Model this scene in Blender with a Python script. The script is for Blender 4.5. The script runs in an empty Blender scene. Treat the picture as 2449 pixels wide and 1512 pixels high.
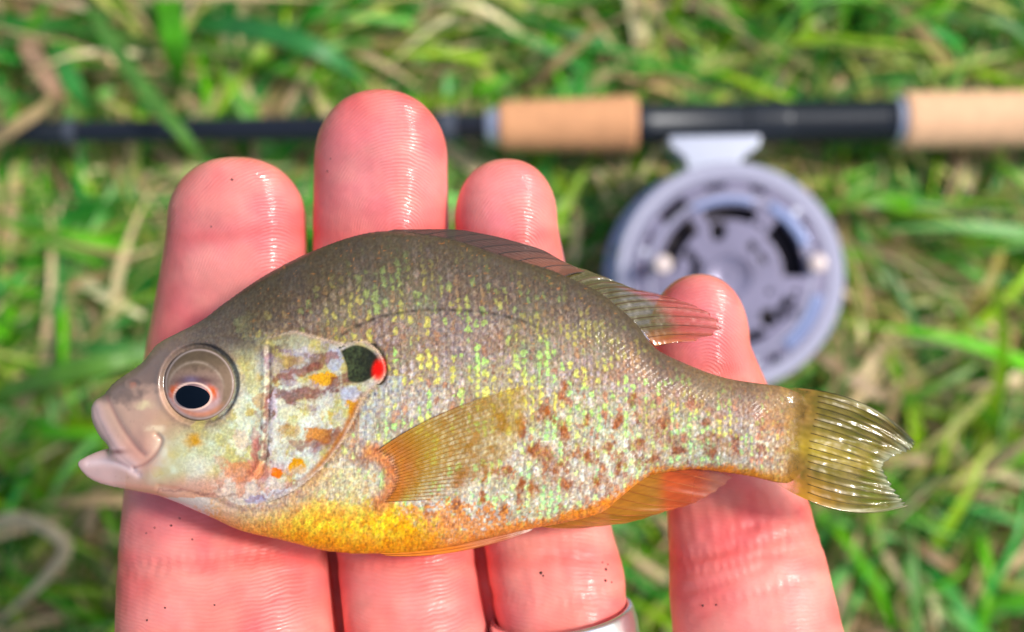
import bpy, math, random
import numpy as np
from mathutils import Matrix, Vector, Euler

random.seed(7)
rng = np.random.default_rng(7)
C = bpy.context.scene.collection
SC = bpy.context.scene

# ------------------------------------------------------------------ camera
W, H = 2448.0, 1512.0            # photo units used for measuring
CX, CY = W / 2, H / 2
D = 142.0                        # mm, camera to the fish
LENS, SENS = 35.0, 36.0
K = W * LENS / SENS              # photo units per (mm at 1 mm distance)
TILT = math.radians(8)
cam_d = bpy.data.cameras.new('camera'); cam = bpy.data.objects.new('camera', cam_d); C.objects.link(cam)
cam.location = (0, -0.05, 0.345); cam.rotation_euler = (TILT, 0, 0)
cam_d.lens = LENS; cam_d.sensor_width = SENS
cam_d.clip_start = 0.005; cam_d.clip_end = 500
cam_d.dof.use_dof = True; cam_d.dof.focus_distance = (D - 7) * 0.001
cam_d.dof.aperture_fstop = 9.6
SC.camera = cam
bpy.context.view_layer.update()
CAMM = Matrix.Translation(cam.location) @ Euler((TILT, 0, 0)).to_matrix().to_4x4()
F = CAMM @ Matrix.Translation((0, 0, -D * 0.001))     # frame of the held-up hand, z towards the eye

# ------------------------------------------------------------------ light
w = bpy.data.worlds.new('World'); SC.world = w; w.use_nodes = True
nt = w.node_tree; bg = nt.nodes['Background']
sky = nt.nodes.new('ShaderNodeTexSky'); sky.sky_type = 'NISHITA'; sky.sun_disc = False
SUND = (CAMM.to_3x3() @ Vector((0.64, 0.24, 0.72))).normalized()    # towards the sun
el = math.asin(SUND.z); az = math.atan2(SUND.x, SUND.y)
sky.sun_elevation = el; sky.sun_rotation = az
sky.air_density = 1.0; sky.dust_density = 3.0; sky.ozone_density = 1.0
nt.links.new(sky.outputs[0], bg.inputs[0]); bg.inputs[1].default_value = 0.075
sl = bpy.data.lights.new('sun', 'SUN'); sun = bpy.data.objects.new('sun', sl); C.objects.link(sun)
sl.energy = 1.5; sl.angle = math.radians(10); sl.color = (1, 0.95, 0.87)
sun.rotation_euler = SUND.to_track_quat('Z', 'Y').to_euler()
SC.view_settings.view_transform = 'Standard'; SC.view_settings.look = 'None'
SC.view_settings.exposure = 1.15; SC.view_settings.gamma = 1; SC.view_settings.use_curve_mapping = False
SC.cycles.transparent_max_bounces = 16
SC.cycles.max_bounces = 8

# ------------------------------------------------------------------ helpers
def s2l(c):
    c = np.asarray(c, float) / 255.0
    return np.where(c <= 0.04045, c / 12.92, ((c + 0.055) / 1.055) ** 2.4)
def P(u, v, z):
    """hand-frame point in mm at height z that was measured at photo position u, v"""
    s = (D - np.asarray(z, float)) / K
    return np.stack(np.broadcast_arrays((np.asarray(u, float) - CX) * s, (CY - np.asarray(v, float)) * s, np.asarray(z, float)), -1)
def UV(p):
    s = K / (D - p[..., 2])
    return p[..., 0] * s + CX, CY - p[..., 1] * s
def G(u, v, h):
    """world point at height h (metres) measured at photo position u, v"""
    d = CAMM.to_3x3() @ Vector(((u - CX) / K, (CY - v) / K, -1))
    o = cam.location; t = (h - o.z) / d.z
    return o + d * t
def catmull(pts, n, closed=True):
    pts = np.asarray(pts, float); N = len(pts); out = []
    rngN = N if closed else N - 1
    for i in range(rngN):
        if closed: p0, p1, p2, p3 = pts[(i-1) % N], pts[i], pts[(i+1) % N], pts[(i+2) % N]
        else: p0, p1, p2, p3 = pts[max(i-1, 0)], pts[i], pts[i+1], pts[min(i+2, N-1)]
        for k in range(n):
            t = k / n
            out.append(0.5 * ((2*p1) + (-p0+p2)*t + (2*p0-5*p1+4*p2-p3)*t*t + (-p0+3*p1-3*p2+p3)*t**3))
    if not closed: out.append(pts[-1])
    return np.array(out)
def _h(ix, iy, seed):
    n = (ix.astype(np.int64) * 374761393 + iy.astype(np.int64) * 668265263 + seed * 974634777) & 0xffffffff
    n = ((n ^ (n >> 13)) * 1274126177) & 0xffffffff
    return ((n ^ (n >> 16)) & 0xffffff) / float(0xffffff)
def vn(x, y, sc, seed=0):
    x = np.asarray(x, float) / sc; y = np.asarray(y, float) / sc
    ix = np.floor(x); iy = np.floor(y); fx = x - ix; fy = y - iy
    fx = fx*fx*(3-2*fx); fy = fy*fy*(3-2*fy); ix = ix.astype(np.int64); iy = iy.astype(np.int64)
    a = _h(ix, iy, seed); b = _h(ix+1, iy, seed); c = _h(ix, iy+1, seed); d = _h(ix+1, iy+1, seed)
    return (a*(1-fx)+b*fx)*(1-fy) + (c*(1-fx)+d*fx)*fy
def fbm(x, y, sc, seed=0):
    return (vn(x, y, sc, seed)*4 + vn(x, y, sc/2, seed+1)*2 + vn(x, y, sc/4, seed+2)) / 7
def sstep(a, b, x):
    t = np.clip((x - a) / (b - a), 0, 1); return t*t*(3-2*t)
def mix(a, b, t):
    t = np.asarray(t)[..., None] if np.ndim(t) else t
    return a * (1 - t) + b * t

def mesh_np(name, verts, faces, mat=None, cols=None, attrs=None, smooth=True, mid=None):
    me = bpy.data.meshes.new(name)
    verts = np.asarray(verts, np.float32)
    faces = np.asarray(faces, np.int32); nf, k = faces.shape
    me.vertices.add(len(verts)); me.vertices.foreach_set('co', verts.ravel())
    me.loops.add(nf*k); me.loops.foreach_set('vertex_index', faces.ravel())
    me.polygons.add(nf)
    me.polygons.foreach_set('loop_start', np.arange(0, nf*k, k, dtype=np.int32))
    me.polygons.foreach_set('loop_total', np.full(nf, k, np.int32))
    if smooth: me.polygons.foreach_set('use_smooth', np.ones(nf, bool))
    me.update(calc_edges=True); me.validate()
    if cols is not None: set_col(me, 'Col', cols)
    for nme, a in (attrs or {}).items():
        at = me.attributes.new(nme, 'FLOAT', 'POINT'); at.data.foreach_set('value', np.asarray(a, np.float32))
    if mat: me.materials.append(mat)
    return me
def set_col(me, name, cols):
    c = np.ones((len(cols), 4), np.float32); c[:, :cols.shape[1]] = cols
    at = me.color_attributes.new(name, 'FLOAT_COLOR', 'POINT'); at.data.foreach_set('color', c.ravel())
def link(name, me, parent=None, loc=None):
    o = bpy.data.objects.new(name, me); C.objects.link(o)
    if parent is not None: o.parent = parent
    if loc is not None: o.location = loc
    return o
def tag(o, label=None, cat=None, group=None, kind=None):
    for k, v in (('label', label), ('category', cat), ('group', group), ('kind', kind)):
        if v: o[k] = v
    return o
def held(name, base_mm, label, cat):
    o = bpy.data.objects.new(name, None); C.objects.link(o); o.empty_display_size = 0.01
    o.matrix_world = F @ Matrix.Translation(Vector(base_mm) * 0.001)
    tag(o, label, cat); o['base'] = list(base_mm)
    return o
def hpart(name, parent, base, me):
    """part whose verts are in hand-frame mm already scaled to metres"""
    return link(name, me, parent, (-base[0]*.001, -base[1]*.001, -base[2]*.001))

# ------------------------------------------------------------------ materials
def mat(name):
    m = bpy.data.materials.new(name); m.use_nodes = True
    n = m.node_tree.nodes; b = n['Principled BSDF']
    return m, m.node_tree, b
def N(t, typ, **kw):
    nd = t.nodes.new(typ)
    for k, v in kw.items():
        if k in nd.inputs: nd.inputs[k].default_value = v
        else: setattr(nd, k, v)
    return nd
def simple(name, col, rough=0.5, metal=0, var=0.12, scale=300, bump=0.0, coat=0, bs=900):
    m, t, b = mat(name)
    col = s2l(col)
    tc = N(t, 'ShaderNodeTexCoord'); nz = N(t, 'ShaderNodeTexNoise', Scale=scale, Detail=6.0)
    t.links.new(tc.outputs['Object'], nz.inputs['Vector'])
    mx = N(t, 'ShaderNodeMix', data_type='RGBA')
    mx.inputs[6].default_value = (*(col*(1-var)), 1); mx.inputs[7].default_value = (*np.clip(col*(1+var), 0, 1), 1)
    t.links.new(nz.outputs[0], mx.inputs[0]); t.links.new(mx.outputs[2], b.inputs['Base Color'])
    b.inputs['Roughness'].default_value = rough; b.inputs['Metallic'].default_value = metal
    b.inputs['Coat Weight'].default_value = coat
    if bump:
        n2 = N(t, 'ShaderNodeTexNoise', Scale=bs, Detail=4.0); bp = N(t, 'ShaderNodeBump', Strength=bump, Distance=0.0005)
        t.links.new(tc.outputs['Object'], n2.inputs['Vector'])
        t.links.new(n2.outputs[0], bp.inputs['Height']); t.links.new(bp.outputs[0], b.inputs['Normal'])
    return m

# skin: vertex colour, ridge phase attribute drives the print relief
M_SKIN, t, b = mat('skin')
a = N(t, 'ShaderNodeVertexColor', layer_name='Col')
tc = N(t, 'ShaderNodeTexCoord')
nz = N(t, 'ShaderNodeTexNoise', Scale=180.0, Detail=5.0); t.links.new(tc.outputs['Object'], nz.inputs['Vector'])
hs = N(t, 'ShaderNodeHueSaturation'); mr = N(t, 'ShaderNodeMapRange'); mr.inputs['To Min'].default_value = 0.86; mr.inputs['To Max'].default_value = 1.12
mr.inputs['From Min'].default_value = 0.3; mr.inputs['From Max'].default_value = 0.7
t.links.new(nz.outputs[0], mr.inputs[0]); t.links.new(mr.outputs[0], hs.inputs['Value']); t.links.new(a.outputs[0], hs.inputs['Color'])
ph = N(t, 'ShaderNodeAttribute', attribute_name='phase')
n3 = N(t, 'ShaderNodeTexNoise', Scale=260.0, Detail=3.0); t.links.new(tc.outputs['Object'], n3.inputs['Vector'])
ma = N(t, 'ShaderNodeMath', operation='MULTIPLY_ADD'); ma.inputs[1].default_value = 2.6
t.links.new(n3.outputs[0], ma.inputs[0]); t.links.new(ph.outputs['Fac'], ma.inputs[2])
m2 = N(t, 'ShaderNodeMath', operation='MULTIPLY'); m2.inputs[1].default_value = 2*math.pi; t.links.new(ma.outputs[0], m2.inputs[0])
sn = N(t, 'ShaderNodeMath', operation='SINE'); t.links.new(m2.outputs[0], sn.inputs[0])
# ridges tint the skin a little too (valleys redder)
m4 = N(t, 'ShaderNodeMix', data_type='RGBA', blend_type='MULTIPLY'); m4.inputs[7].default_value = (0.98, 0.90, 0.90, 1)
mv = N(t, 'ShaderNodeMapRange'); mv.inputs['From Min'].default_value = 1; mv.inputs['From Max'].default_value = -1
ra = N(t, 'ShaderNodeAttribute', attribute_name='ridge'); mm = N(t, 'ShaderNodeMath', operation='MULTIPLY')
t.links.new(sn.outputs[0], mv.inputs[0]); t.links.new(mv.outputs[0], mm.inputs[0]); t.links.new(ra.outputs['Fac'], mm.inputs[1])
t.links.new(mm.outputs[0], m4.inputs[0]); t.links.new(hs.outputs[0], m4.inputs[6]); t.links.new(m4.outputs[2], b.inputs['Base Color'])
m5 = N(t, 'ShaderNodeMath', operation='MULTIPLY'); t.links.new(sn.outputs[0], m5.inputs[0]); t.links.new(ra.outputs['Fac'], m5.inputs[1])
bp = N(t, 'ShaderNodeBump', Strength=0.55, Distance=0.00005); t.links.new(m5.outputs[0], bp.inputs['Height'])
n4 = N(t, 'ShaderNodeTexNoise', Scale=900.0, Detail=3.0); t.links.new(tc.outputs['Object'], n4.inputs['Vector'])
bp2 = N(t, 'ShaderNodeBump', Strength=0.4, Distance=0.00015); t.links.new(n4.outputs[0], bp2.inputs['Height']); t.links.new(bp.outputs[0], bp2.inputs['Normal'])
t.links.new(bp2.outputs[0], b.inputs['Normal'])
t.links.new(bp2.outputs[0], b.inputs['Coat Normal'])
b.inputs['Roughness'].default_value = 0.45; b.inputs['Subsurface Weight'].default_value = 0.3
b.inputs['Subsurface Radius'].default_value = (1.0, 0.32, 0.2); b.inputs['Subsurface Scale'].default_value = 0.0022
n5 = N(t, 'ShaderNodeTexNoise', Scale=70.0, Detail=2.0); t.links.new(tc.outputs['Object'], n5.inputs['Vector'])
mc = N(t, 'ShaderNodeMapRange'); mc.inputs['From Min'].default_value = 0.45; mc.inputs['From Max'].default_value = 0.62; mc.inputs['To Max'].default_value = 1.0; mc.inputs['To Min'].default_value = 0.35
t.links.new(n5.outputs[0], mc.inputs[0]); wa = N(t, 'ShaderNodeAttribute', attribute_name='wet'); wm = N(t, 'ShaderNodeMath', operation='MULTIPLY'); t.links.new(mc.outputs[0], wm.inputs[0]); t.links.new(wa.outputs['Fac'], wm.inputs[1])
t.links.new(wm.outputs[0], b.inputs['Coat Weight']); b.inputs['Coat Roughness'].default_value = 0.11; b.inputs['Specular IOR Level'].default_value = 0.35

# fish skin: painted colour plus fine iridescent grain
M_FISH, t, b = mat('fish_skin')
a = N(t, 'ShaderNodeVertexColor', layer_name='Col'); tc = N(t, 'ShaderNodeTexCoord')
nz = N(t, 'ShaderNodeTexNoise', Scale=2600.0, Detail=2.0); t.links.new(tc.outputs['Object'], nz.inputs['Vector'])
mr = N(t, 'ShaderNodeMapRange'); mr.inputs['From Min'].default_value = 0.3; mr.inputs['From Max'].default_value = 0.7; mr.inputs['To Min'].default_value = 0.82; mr.inputs['To Max'].default_value = 1.18
hs = N(t, 'ShaderNodeHueSaturation'); t.links.new(nz.outputs[0], mr.inputs[0]); t.links.new(mr.outputs[0], hs.inputs['Value']); t.links.new(a.outputs[0], hs.inputs['Color'])
t.links.new(hs.outputs[0], b.inputs['Base Color'])
b.inputs['Metallic'].default_value = 0.05; b.inputs['Roughness'].default_value = 0.5; b.inputs['Specular IOR Level'].default_value = 0.12
b.inputs['Coat Weight'].default_value = 0.10; b.inputs['Coat Roughness'].default_value = 0.12
bp = N(t, 'ShaderNodeBump', Strength=0.2, Distance=0.00006); t.links.new(nz.outputs[0], bp.inputs['Height']); t.links.new(bp.outputs[0], b.inputs['Normal'])
ga = N(t, 'ShaderNodeAttribute', attribute_name='gloss'); t.links.new(ga.outputs['Fac'], b.inputs['Coat Weight'])
gm = N(t, 'ShaderNodeMath', operation='MULTIPLY_ADD'); gm.inputs[1].default_value = -1.5; gm.inputs[2].default_value = 1.1; gm.use_clamp = True
t.links.new(ga.outputs['Fac'], gm.inputs[0]); t.links.new(gm.outputs[0], hs.inputs['Fac'])
gb = N(t, 'ShaderNodeMath', operation='MULTIPLY'); gb.inputs[1].default_value = 0.2; t.links.new(gm.outputs[0], gb.inputs[0]); t.links.new(gb.outputs[0], bp.inputs['Strength'])
b.inputs['Subsurface Weight'].default_value = 0.1; b.inputs['Subsurface Radius'].default_value = (1, .6, .4); b.inputs['Subsurface Scale'].default_value = 0.0006

def fin_mat(name, rough=0.2, bump=0.6):
    m, t, b = mat(name)
    a = N(t, 'ShaderNodeVertexColor', layer_name='Col'); tc = N(t, 'ShaderNodeTexCoord')
    nz = N(t, 'ShaderNodeTexNoise', Scale=420.0, Detail=2.0); t.links.new(tc.outputs['Object'], nz.inputs['Vector'])
    t.links.new(a.outputs['Color'], b.inputs['Base Color'])
    al = N(t, 'ShaderNodeAttribute', attribute_name='alpha')
    t.links.new(al.outputs['Fac'], b.inputs['Alpha'])
    bp = N(t, 'ShaderNodeBump', Strength=bump, Distance=0.0003); t.links.new(nz.outputs[0], bp.inputs['Height']); t.links.new(bp.outputs[0], b.inputs['Normal'])
    b.inputs['Roughness'].default_value = rough; b.inputs['Specular IOR Level'].default_value = 0.3; b.inputs['Coat Weight'].default_value = 0.8; b.inputs['Coat Roughness'].default_value = 0.06
    t.links.new(bp.outputs[0], b.inputs['Coat Normal'])
    return m
M_FIN = fin_mat('fin_membrane', 0.32, 0.7)
M_PEC = fin_mat('pectoral_membrane', 0.4, 0.3); M_PEC.node_tree.nodes['Principled BSDF'].inputs['Coat Weight'].default_value = 0.1
M_RAYY = simple('fin_ray_gold', (170, 150, 60), 0.25, coat=0.8)
M_RAYO = simple('fin_ray_olive', (86, 72, 16), 0.5)
M_RAYR = simple('fin_ray_brown', (104, 44, 28), 0.4, coat=0.08)
M_RAYA = simple('fin_ray_orange', (186, 96, 18), 0.45, coat=0.1)
M_SPINE = simple('fin_spine', (70, 60, 54), 0.4, coat=0.2)
M_RAYP = simple('fin_ray_pectoral', (150, 95, 30), 0.45)
M_EYE, t, b = mat('eye'); a = N(t, 'ShaderNodeVertexColor', layer_name='Col'); t.links.new(a.outputs[0], b.inputs['Base Color'])
b.inputs['Roughness'].default_value = 0.4; b.inputs['Coat Weight'].default_value = 0.12; b.inputs['Coat Roughness'].default_value = 0.03; b.inputs['Specular IOR Level'].default_value = 0.1
M_PUPIL, t, b = mat('pupil'); b.inputs['Base Color'].default_value = (0.003, 0.006, 0.012, 1); b.inputs['Roughness'].default_value = 0.05; b.inputs['IOR'].default_value = 1.2
M_SILVER = simple('ring_silver', (236, 238, 240), 0.27, 0.9, 0.05, 500, 0.15, bs=400)
M_CORK = simple('cork', (218, 158, 112), 0.85, 0, 0.22, 160, 0.5)
M_CORK2 = simple('cork_pale', (236, 188, 146), 0.85, 0, 0.18, 160, 0.5)
M_BLACK = simple('rod_blank', (24, 27, 36), 0.3, 0, 0.2, 60, coat=0.3)
M_SEAT = simple('seat_black', (34, 40, 48), 0.35, 0.3, 0.2, 60)
M_THREAD = simple('thread_wrap', (70, 76, 88), 0.5)
M_METAL = simple('brushed_aluminium', (200, 206, 222), 0.35, 0.6, 0.1)
M_REEL = simple('reel_grey', (140, 136, 160), 0.3, 0.45, 0.4, 70, 0.3, bs=60)
M_REELRIM = simple('reel_rim', (186, 186, 206), 0.3, 0.45, 0.08, 40)
M_REELIN = simple('reel_inside', (44, 36, 44), 0.6)
M_BLUE = simple('reel_reflection_blue', (146, 162, 204), 0.25, 0.5)
M_KNOB = simple('reel_knob', (222, 205, 200), 0.35)
M_DIRT = simple('dirt', (60, 32, 26), 0.8)
M_LINE = simple('fly_line', (120, 70, 66), 0.6)

# ------------------------------------------------------------------ ground and grass
GX, GY = 0.0, 0.0
def ground_h(x, y):
    return 0.006 * (fbm(x*1000+5000, y*1000+5000, 60, 3) - 0.5)
n = 160
xs = np.concatenate([-np.geomspace(60, 0.5, 20), np.linspace(-0.45, 0.45, n), np.geomspace(0.5, 60, 20)])
X, Y = np.meshgrid(xs, xs); Z = ground_h(X, Y) * (np.abs(X) < 0.6) * (np.abs(Y) < 0.6)
m = len(xs); idx = np.arange(m*m).reshape(m, m)
fc = np.stack([idx[:-1, :-1], idx[:-1, 1:], idx[1:, 1:], idx[1:, :-1]], -1).reshape(-1, 4)
M_SOIL, t, b = mat('soil')
tc = N(t, 'ShaderNodeTexCoord'); n1 = N(t, 'ShaderNodeTexNoise', Scale=55.0, Detail=8.0); t.links.new(tc.outputs['Object'], n1.inputs['Vector'])
cr = N(t, 'ShaderNodeValToRGB'); cr.color_ramp.elements[0].color = (0.012, 0.03, 0.008, 1); cr.color_ramp.elements[1].color = (0.09, 0.07, 0.035, 1)
cr.color_ramp.elements[0].position = 0.35; cr.color_ramp.elements[1].position = 0.7
e = cr.color_ramp.elements.new(0.5); e.color = (0.025, 0.055, 0.012, 1)
t.links.new(n1.outputs[0], cr.inputs[0]); t.links.new(cr.outputs[0], b.inputs['Base Color']); b.inputs['Roughness'].default_value = 0.95
bp = N(t, 'ShaderNodeBump', Strength=0.8, Distance=0.004); t.links.new(n1.outputs[0], bp.inputs['Height']); t.links.new(bp.outputs[0], b.inputs['Normal'])
g = link('ground', mesh_np('ground', np.stack([X.ravel(), Y.ravel(), Z.ravel()], -1), fc, M_SOIL)); tag(g, kind='structure')

M_GRASS, t, b = mat('grass')
a = N(t, 'ShaderNodeVertexColor', layer_name='Col')
tr = N(t, 'ShaderNodeBsdfTranslucent'); mxs = N(t, 'ShaderNodeMixShader'); mxs.inputs[0].default_value = 0.35
t.links.new(a.outputs[0], b.inputs['Base Color']); t.links.new(a.outputs[0], tr.inputs[0])
b.inputs['Roughness'].default_value = 0.42
out = t.nodes['Material Output']; t.links.new(b.outputs[0], mxs.inputs[1]); t.links.new(tr.outputs[0], mxs.inputs[2]); t.links.new(mxs.outputs[0], out.inputs[0])

ROD_A = G(-60, 320, 0.026); ROD_B = G(2700, 281, 0.029)
REEL_C = G(1748, 660, 0.046)

def blades(nb, x0, x1, y0, y1, wr, lr, tall, palette, weights, seed, segs=6, flat=0.5, z0=0.0, hole=0.0):
    r = np.random.default_rng(seed)
    x = r.uniform(x0, x1, nb); y = r.uniform(y0, y1, nb)
    if hole:
        k = (np.abs(x) > hole) | (np.abs(y) > hole); x = x[k]; y = y[k]; nb = len(x)
    # clumps share a lean direction
    ang = 2*math.pi*vn(x*1000+9000, y*1000+9000, 70, seed+3)*2 + r.normal(0, 0.9, nb)
    L = r.uniform(*lr, nb); wd = r.uniform(*wr, nb) * (0.5 + 0.5*r.random(nb))
    h = tall * r.uniform(0.15, 1.0, nb) ** 1.3
    curl = r.normal(0, 0.5, nb)
    # keep clear of the rod and the reel
    t_ = (x - ROD_A.x) / (ROD_B.x - ROD_A.x); ry = ROD_A.y + t_ * (ROD_B.y - ROD_A.y)
    near = (np.abs(y - ry) < 0.014) | ((x - REEL_C.x)**2 + (y - REEL_C.y)**2 < 0.040**2)
    end_x = x + np.cos(ang)*L*0.8; end_y = y + np.sin(ang)*L*0.8
    near |= (np.abs(end_y - ry) < 0.012) | ((y-ry)*(end_y-ry) < 0) | ((end_x - REEL_C.x)**2 + (end_y - REEL_C.y)**2 < 0.038**2) | (((x+end_x)/2 - REEL_C.x)**2 + ((y+end_y)/2 - REEL_C.y)**2 < 0.038**2)
    h = np.where(near, np.minimum(h, 0.009), h)
    s = np.linspace(0, 1, segs+1)[None, :]
    ca = ang[:, None] + curl[:, None]*s
    step = L[:, None] / segs
    px = x[:, None] + np.cumsum(np.cos(ca)*step, 1) - np.cos(ca[:, :1])*step
    py = y[:, None] + np.cumsum(np.sin(ca)*step, 1) - np.sin(ca[:, :1])*step
    rl = ROD_A.y+(px-ROD_A.x)/(ROD_B.x-ROD_A.x)*(ROD_B.y-ROD_A.y)
    near = (np.abs(py-rl) < 0.015).any(1) | (np.diff(np.sign(py-rl), axis=1) != 0).any(1) | ((px-REEL_C.x)**2+(py-REEL_C.y)**2 < 0.040**2).any(1)
    h = np.where(near, np.minimum(h, 0.009), h)
    arch = np.sin(np.clip(s*math.pi*(0.55+0.4*r.random(nb))[:, None], 0, math.pi))
    pz = z0 + 0.001 + h[:, None]*arch + r.uniform(0, 0.004, nb)[:, None]
    wv = wd[:, None] * np.clip(1.15 - s**1.6*1.15, 0.04, 1) * np.clip(0.6+s*3, 0, 1)
    tw = r.normal(0, 0.55, nb)[:, None] + r.normal(0, 0.5, nb)[:, None]*s
    nx, ny = -np.sin(ca), np.cos(ca)
    offx = nx*np.cos(tw)*wv/2; offy = ny*np.cos(tw)*wv/2; offz = np.sin(tw)*wv/2
    fold = wv*0.12
    A = np.stack([px-offx, py-offy, pz-offz+fold], -1); B = np.stack([px, py, pz], -1); Cc = np.stack([px+offx, py+offy, pz+offz+fold], -1)
    V = np.stack([A, B, Cc], 2)            # nb, segs+1, 3, xyz
    V[..., 2] = np.maximum(V[..., 2], z0+0.0006)
    base = (np.arange(nb)*(segs+1)*3)[:, None, None]
    i = (np.arange(segs)*3)[None, :, None]; j = np.array([0, 1])[None, None, :]
    q = base+i+j
    Fc = np.stack([q, q+1, q+4, q+3], -1).reshape(-1, 4)
    # colour: patches of straw, emerald and lime
    wts = np.array(weights, float)
    pz1 = vn(x*1000+3000, y*1000+3000, 55, seed+11)
    pick = np.empty(nb, int)
    dry = (sstep(-0.09, -0.16, x)*0.8+sstep(0.03, 0.10, x)*sstep(0.04, -0.03, y))
    for q_ in range(nb):
        ww = wts*(1+np.isin(np.arange(len(wts)), (4, 5))*1.3*dry[q_]) * np.exp(2.2*(np.array([_h(np.int64(round(x[q_]*14)+50), np.int64(round(y[q_]*14)+50+19*c), seed) for c in range(len(wts))])-0.5))
        pick[q_] = r.choice(len(wts), p=ww/ww.sum())
    pal = s2l(np.array(palette))*np.array([1.16, 1.1, 1.1])
    col = pal[pick] * r.uniform(0.5, 1.45, nb)[:, None]
    colv = np.repeat(np.repeat(col[:, None, None, :], segs+1, 1), 3, 2)
    stripe = 1 + 0.22*(np.array([0, -1, 0])[None, None, :, None])
    tipdry = (s**3)[:, :, None, None] * (r.random(nb) < 0.4)[:, None, None, None]
    colv = colv*stripe; colv = colv*(1-0.7*tipdry) + s2l((180, 160, 95))*0.7*tipdry
    return V.reshape(-1, 3), Fc, np.clip(colv.reshape(-1, 3), 0, 1)
PAL = [(98, 190, 14), (54, 166, 60), (152, 202, 26), (116, 188, 92), (238, 214, 166), (206, 176, 130), (36, 132, 14), (194, 208, 104)]
def grass_obj(name, sets):
    Vs, Fs, Cs, o = [], [], [], 0
    for V, Fc, c in sets:
        Vs.append(V); Fs.append(Fc+o); Cs.append(c); o += len(V)
    return link(name, mesh_np(name, np.concatenate(Vs), np.concatenate(Fs), M_GRASS, np.concatenate(Cs)))
WT = [3.0, 2.0, 2.4, 2.0, 1.9, 1.8, 1.8, 1.7]
near1 = blades(12500, -0.30, 0.30, -0.22, 0.30, (0.002, 0.0055), (0.035, 0.085), 0.024, PAL, WT, 21)
near2 = blades(3400, -0.26, 0.26, -0.2, 0.26, (0.0035, 0.0070), (0.05, 0.10), 0.030, PAL, [3.4, 2.6, 2.8, 2.4, 1.3, .9, 1.6, 1.6], 22, segs=8)
thatch = blades(7000, -0.30, 0.30, -0.22, 0.30, (0.001, 0.003), (0.02, 0.06), 0.012, PAL[4:6]+[(120, 95, 60)], [2, 2, 1], 23, segs=4)
far = blades(22000, -1.3, 1.3, -1.2, 1.3, (0.004, 0.010), (0.05, 0.11), 0.04, PAL, WT, 24, segs=3, hole=0.24)
gr = grass_obj('grass', [near1, near2, thatch, far])
tag(gr, 'green lawn grass mixed with dry straw blades under the rod and hand', 'grass', kind='stuff')

def ribbon(path, width, col, name, label, cat='straw', group=None, round_=False, lift=0.35):
    """path: list of (u, v, height m); a curved blade or stem with real thickness"""
    pts = np.array([list(G(u, v, h)) for u, v, h in path]); pts = catmull(pts, 8, False)
    T = np.gradient(pts, axis=0); T /= np.linalg.norm(T, axis=1)[:, None]
    up = np.array([0, 0, 1.0]); S = np.cross(T, up); S /= np.linalg.norm(S, axis=1)[:, None]; U = np.cross(S, T)
    k = 10; s = np.linspace(0, 1, len(pts)); wv = width/2*np.clip(1.1-s**3, 0.15, 1)*np.clip(0.55+s*4, 0, 1)
    an = np.arange(k)/k*2*math.pi
    thick = wv if round_ else wv*0.16
    off = S[:, None, :]*np.cos(an)[None, :, None]*wv[:, None, None] + U[:, None, :]*(np.sin(an)[None, :, None]*thick[:, None, None] + (0 if round_ else lift)*np.abs(np.cos(an))[None, :, None]*wv[:, None, None])
    V = (pts[:, None, :]+off).reshape(-1, 3); b0 = V.mean(0); b0 = pts[0].copy()
    m_ = len(pts); i = np.arange(m_-1)[:, None]*k; j = np.arange(k)[None, :]; j2 = (j+1) % k
    Fc = np.stack([i+j, i+j2, i+k+j2, i+k+j], -1).reshape(-1, 4)
    ends = [[a_*k+b_, a_*k+b_+1, a_*k+k-2-b_, a_*k+k-1-b_] for a_ in (0, m_-1) for b_ in range(k//2-1)]
    Fc = np.concatenate([Fc, np.array(ends)])
    c = np.repeat(s2l(col)[None]*(0.85+0.3*vn(s*300, s*0, 9, 5))[:, None], k, 0).reshape(m_, k, 3) if False else (s2l(col)[None, None]*(0.8+0.4*vn(s*300, s*0, 17, 5))[:, None, None]*np.ones((1, k, 1)))
    o = link(name, mesh_np(name, V-b0, Fc, M_GRASS, c.reshape(-1, 3)), loc=tuple(b0))
    return tag(o, label, cat, group)
ribbon([(1960, 850, .020), (2030, 900, .024), (2100, 945, .022), (2165, 985, .014)], 0.0042, (190, 165, 130), 'dry_straw', 'thick tan dry stem lying on the grass just below right of the reel')
ribbon([(-30, 1258, .042), (40, 1240, .046), (110, 1262, .048), (158, 1310, .048), (120, 1370, .046), (60, 1430, .042), (-20, 1500, .036)], 0.0044, (216, 200, 160), 'dry_straw', 'pale dry stem bent into a loop in the lower left corner', round_=True)
ribbon([(230, 1150, .02), (225, 1210, .025), (205, 1290, .024)], 0.0038, (196, 172, 130), 'dry_straw', 'short straw coloured stem below the mouth of the fish')
ribbon([(215, 20, .022), (300, 150, .036), (380, 255, .040), (440, 325, .040), (500, 400, .028)], 0.0052, (96, 150, 62), 'grass_leaf', 'green grass blade crossing over the black rod left of the fingers', 'grass leaf')
ribbon([(-40, 360, .030), (30, 310, .036), (100, 262, .034), (150, 200, .02)], 0.0048, (188, 165, 118), 'dead_straw', 'tan dry blade crossing over the rod at the left edge', 'grass leaf')
ribbon([(60, 90, .018), (95, 160, .026), (135, 220, .026), (150, 285, .016)], 0.0068, (196, 160, 128), 'dead_straw', 'wide pinkish tan dry blade above the left end of the rod', 'grass leaf')
ribbon([(1245, 225, .018), (1320, 160, .028), (1400, 95, .024), (1440, 40, .014)], 0.0036, (160, 138, 92), 'dry_straw', 'brown dry stem leaning up above the shorter cork grip')
ribbon([(1500, 215, .020), (1560, 190, .026), (1640, 195, .026), (1690, 225, .018)], 0.0030, (150, 125, 85), 'dry_straw', 'thin arched brown stem just above the black reel seat', round_=True)
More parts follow.
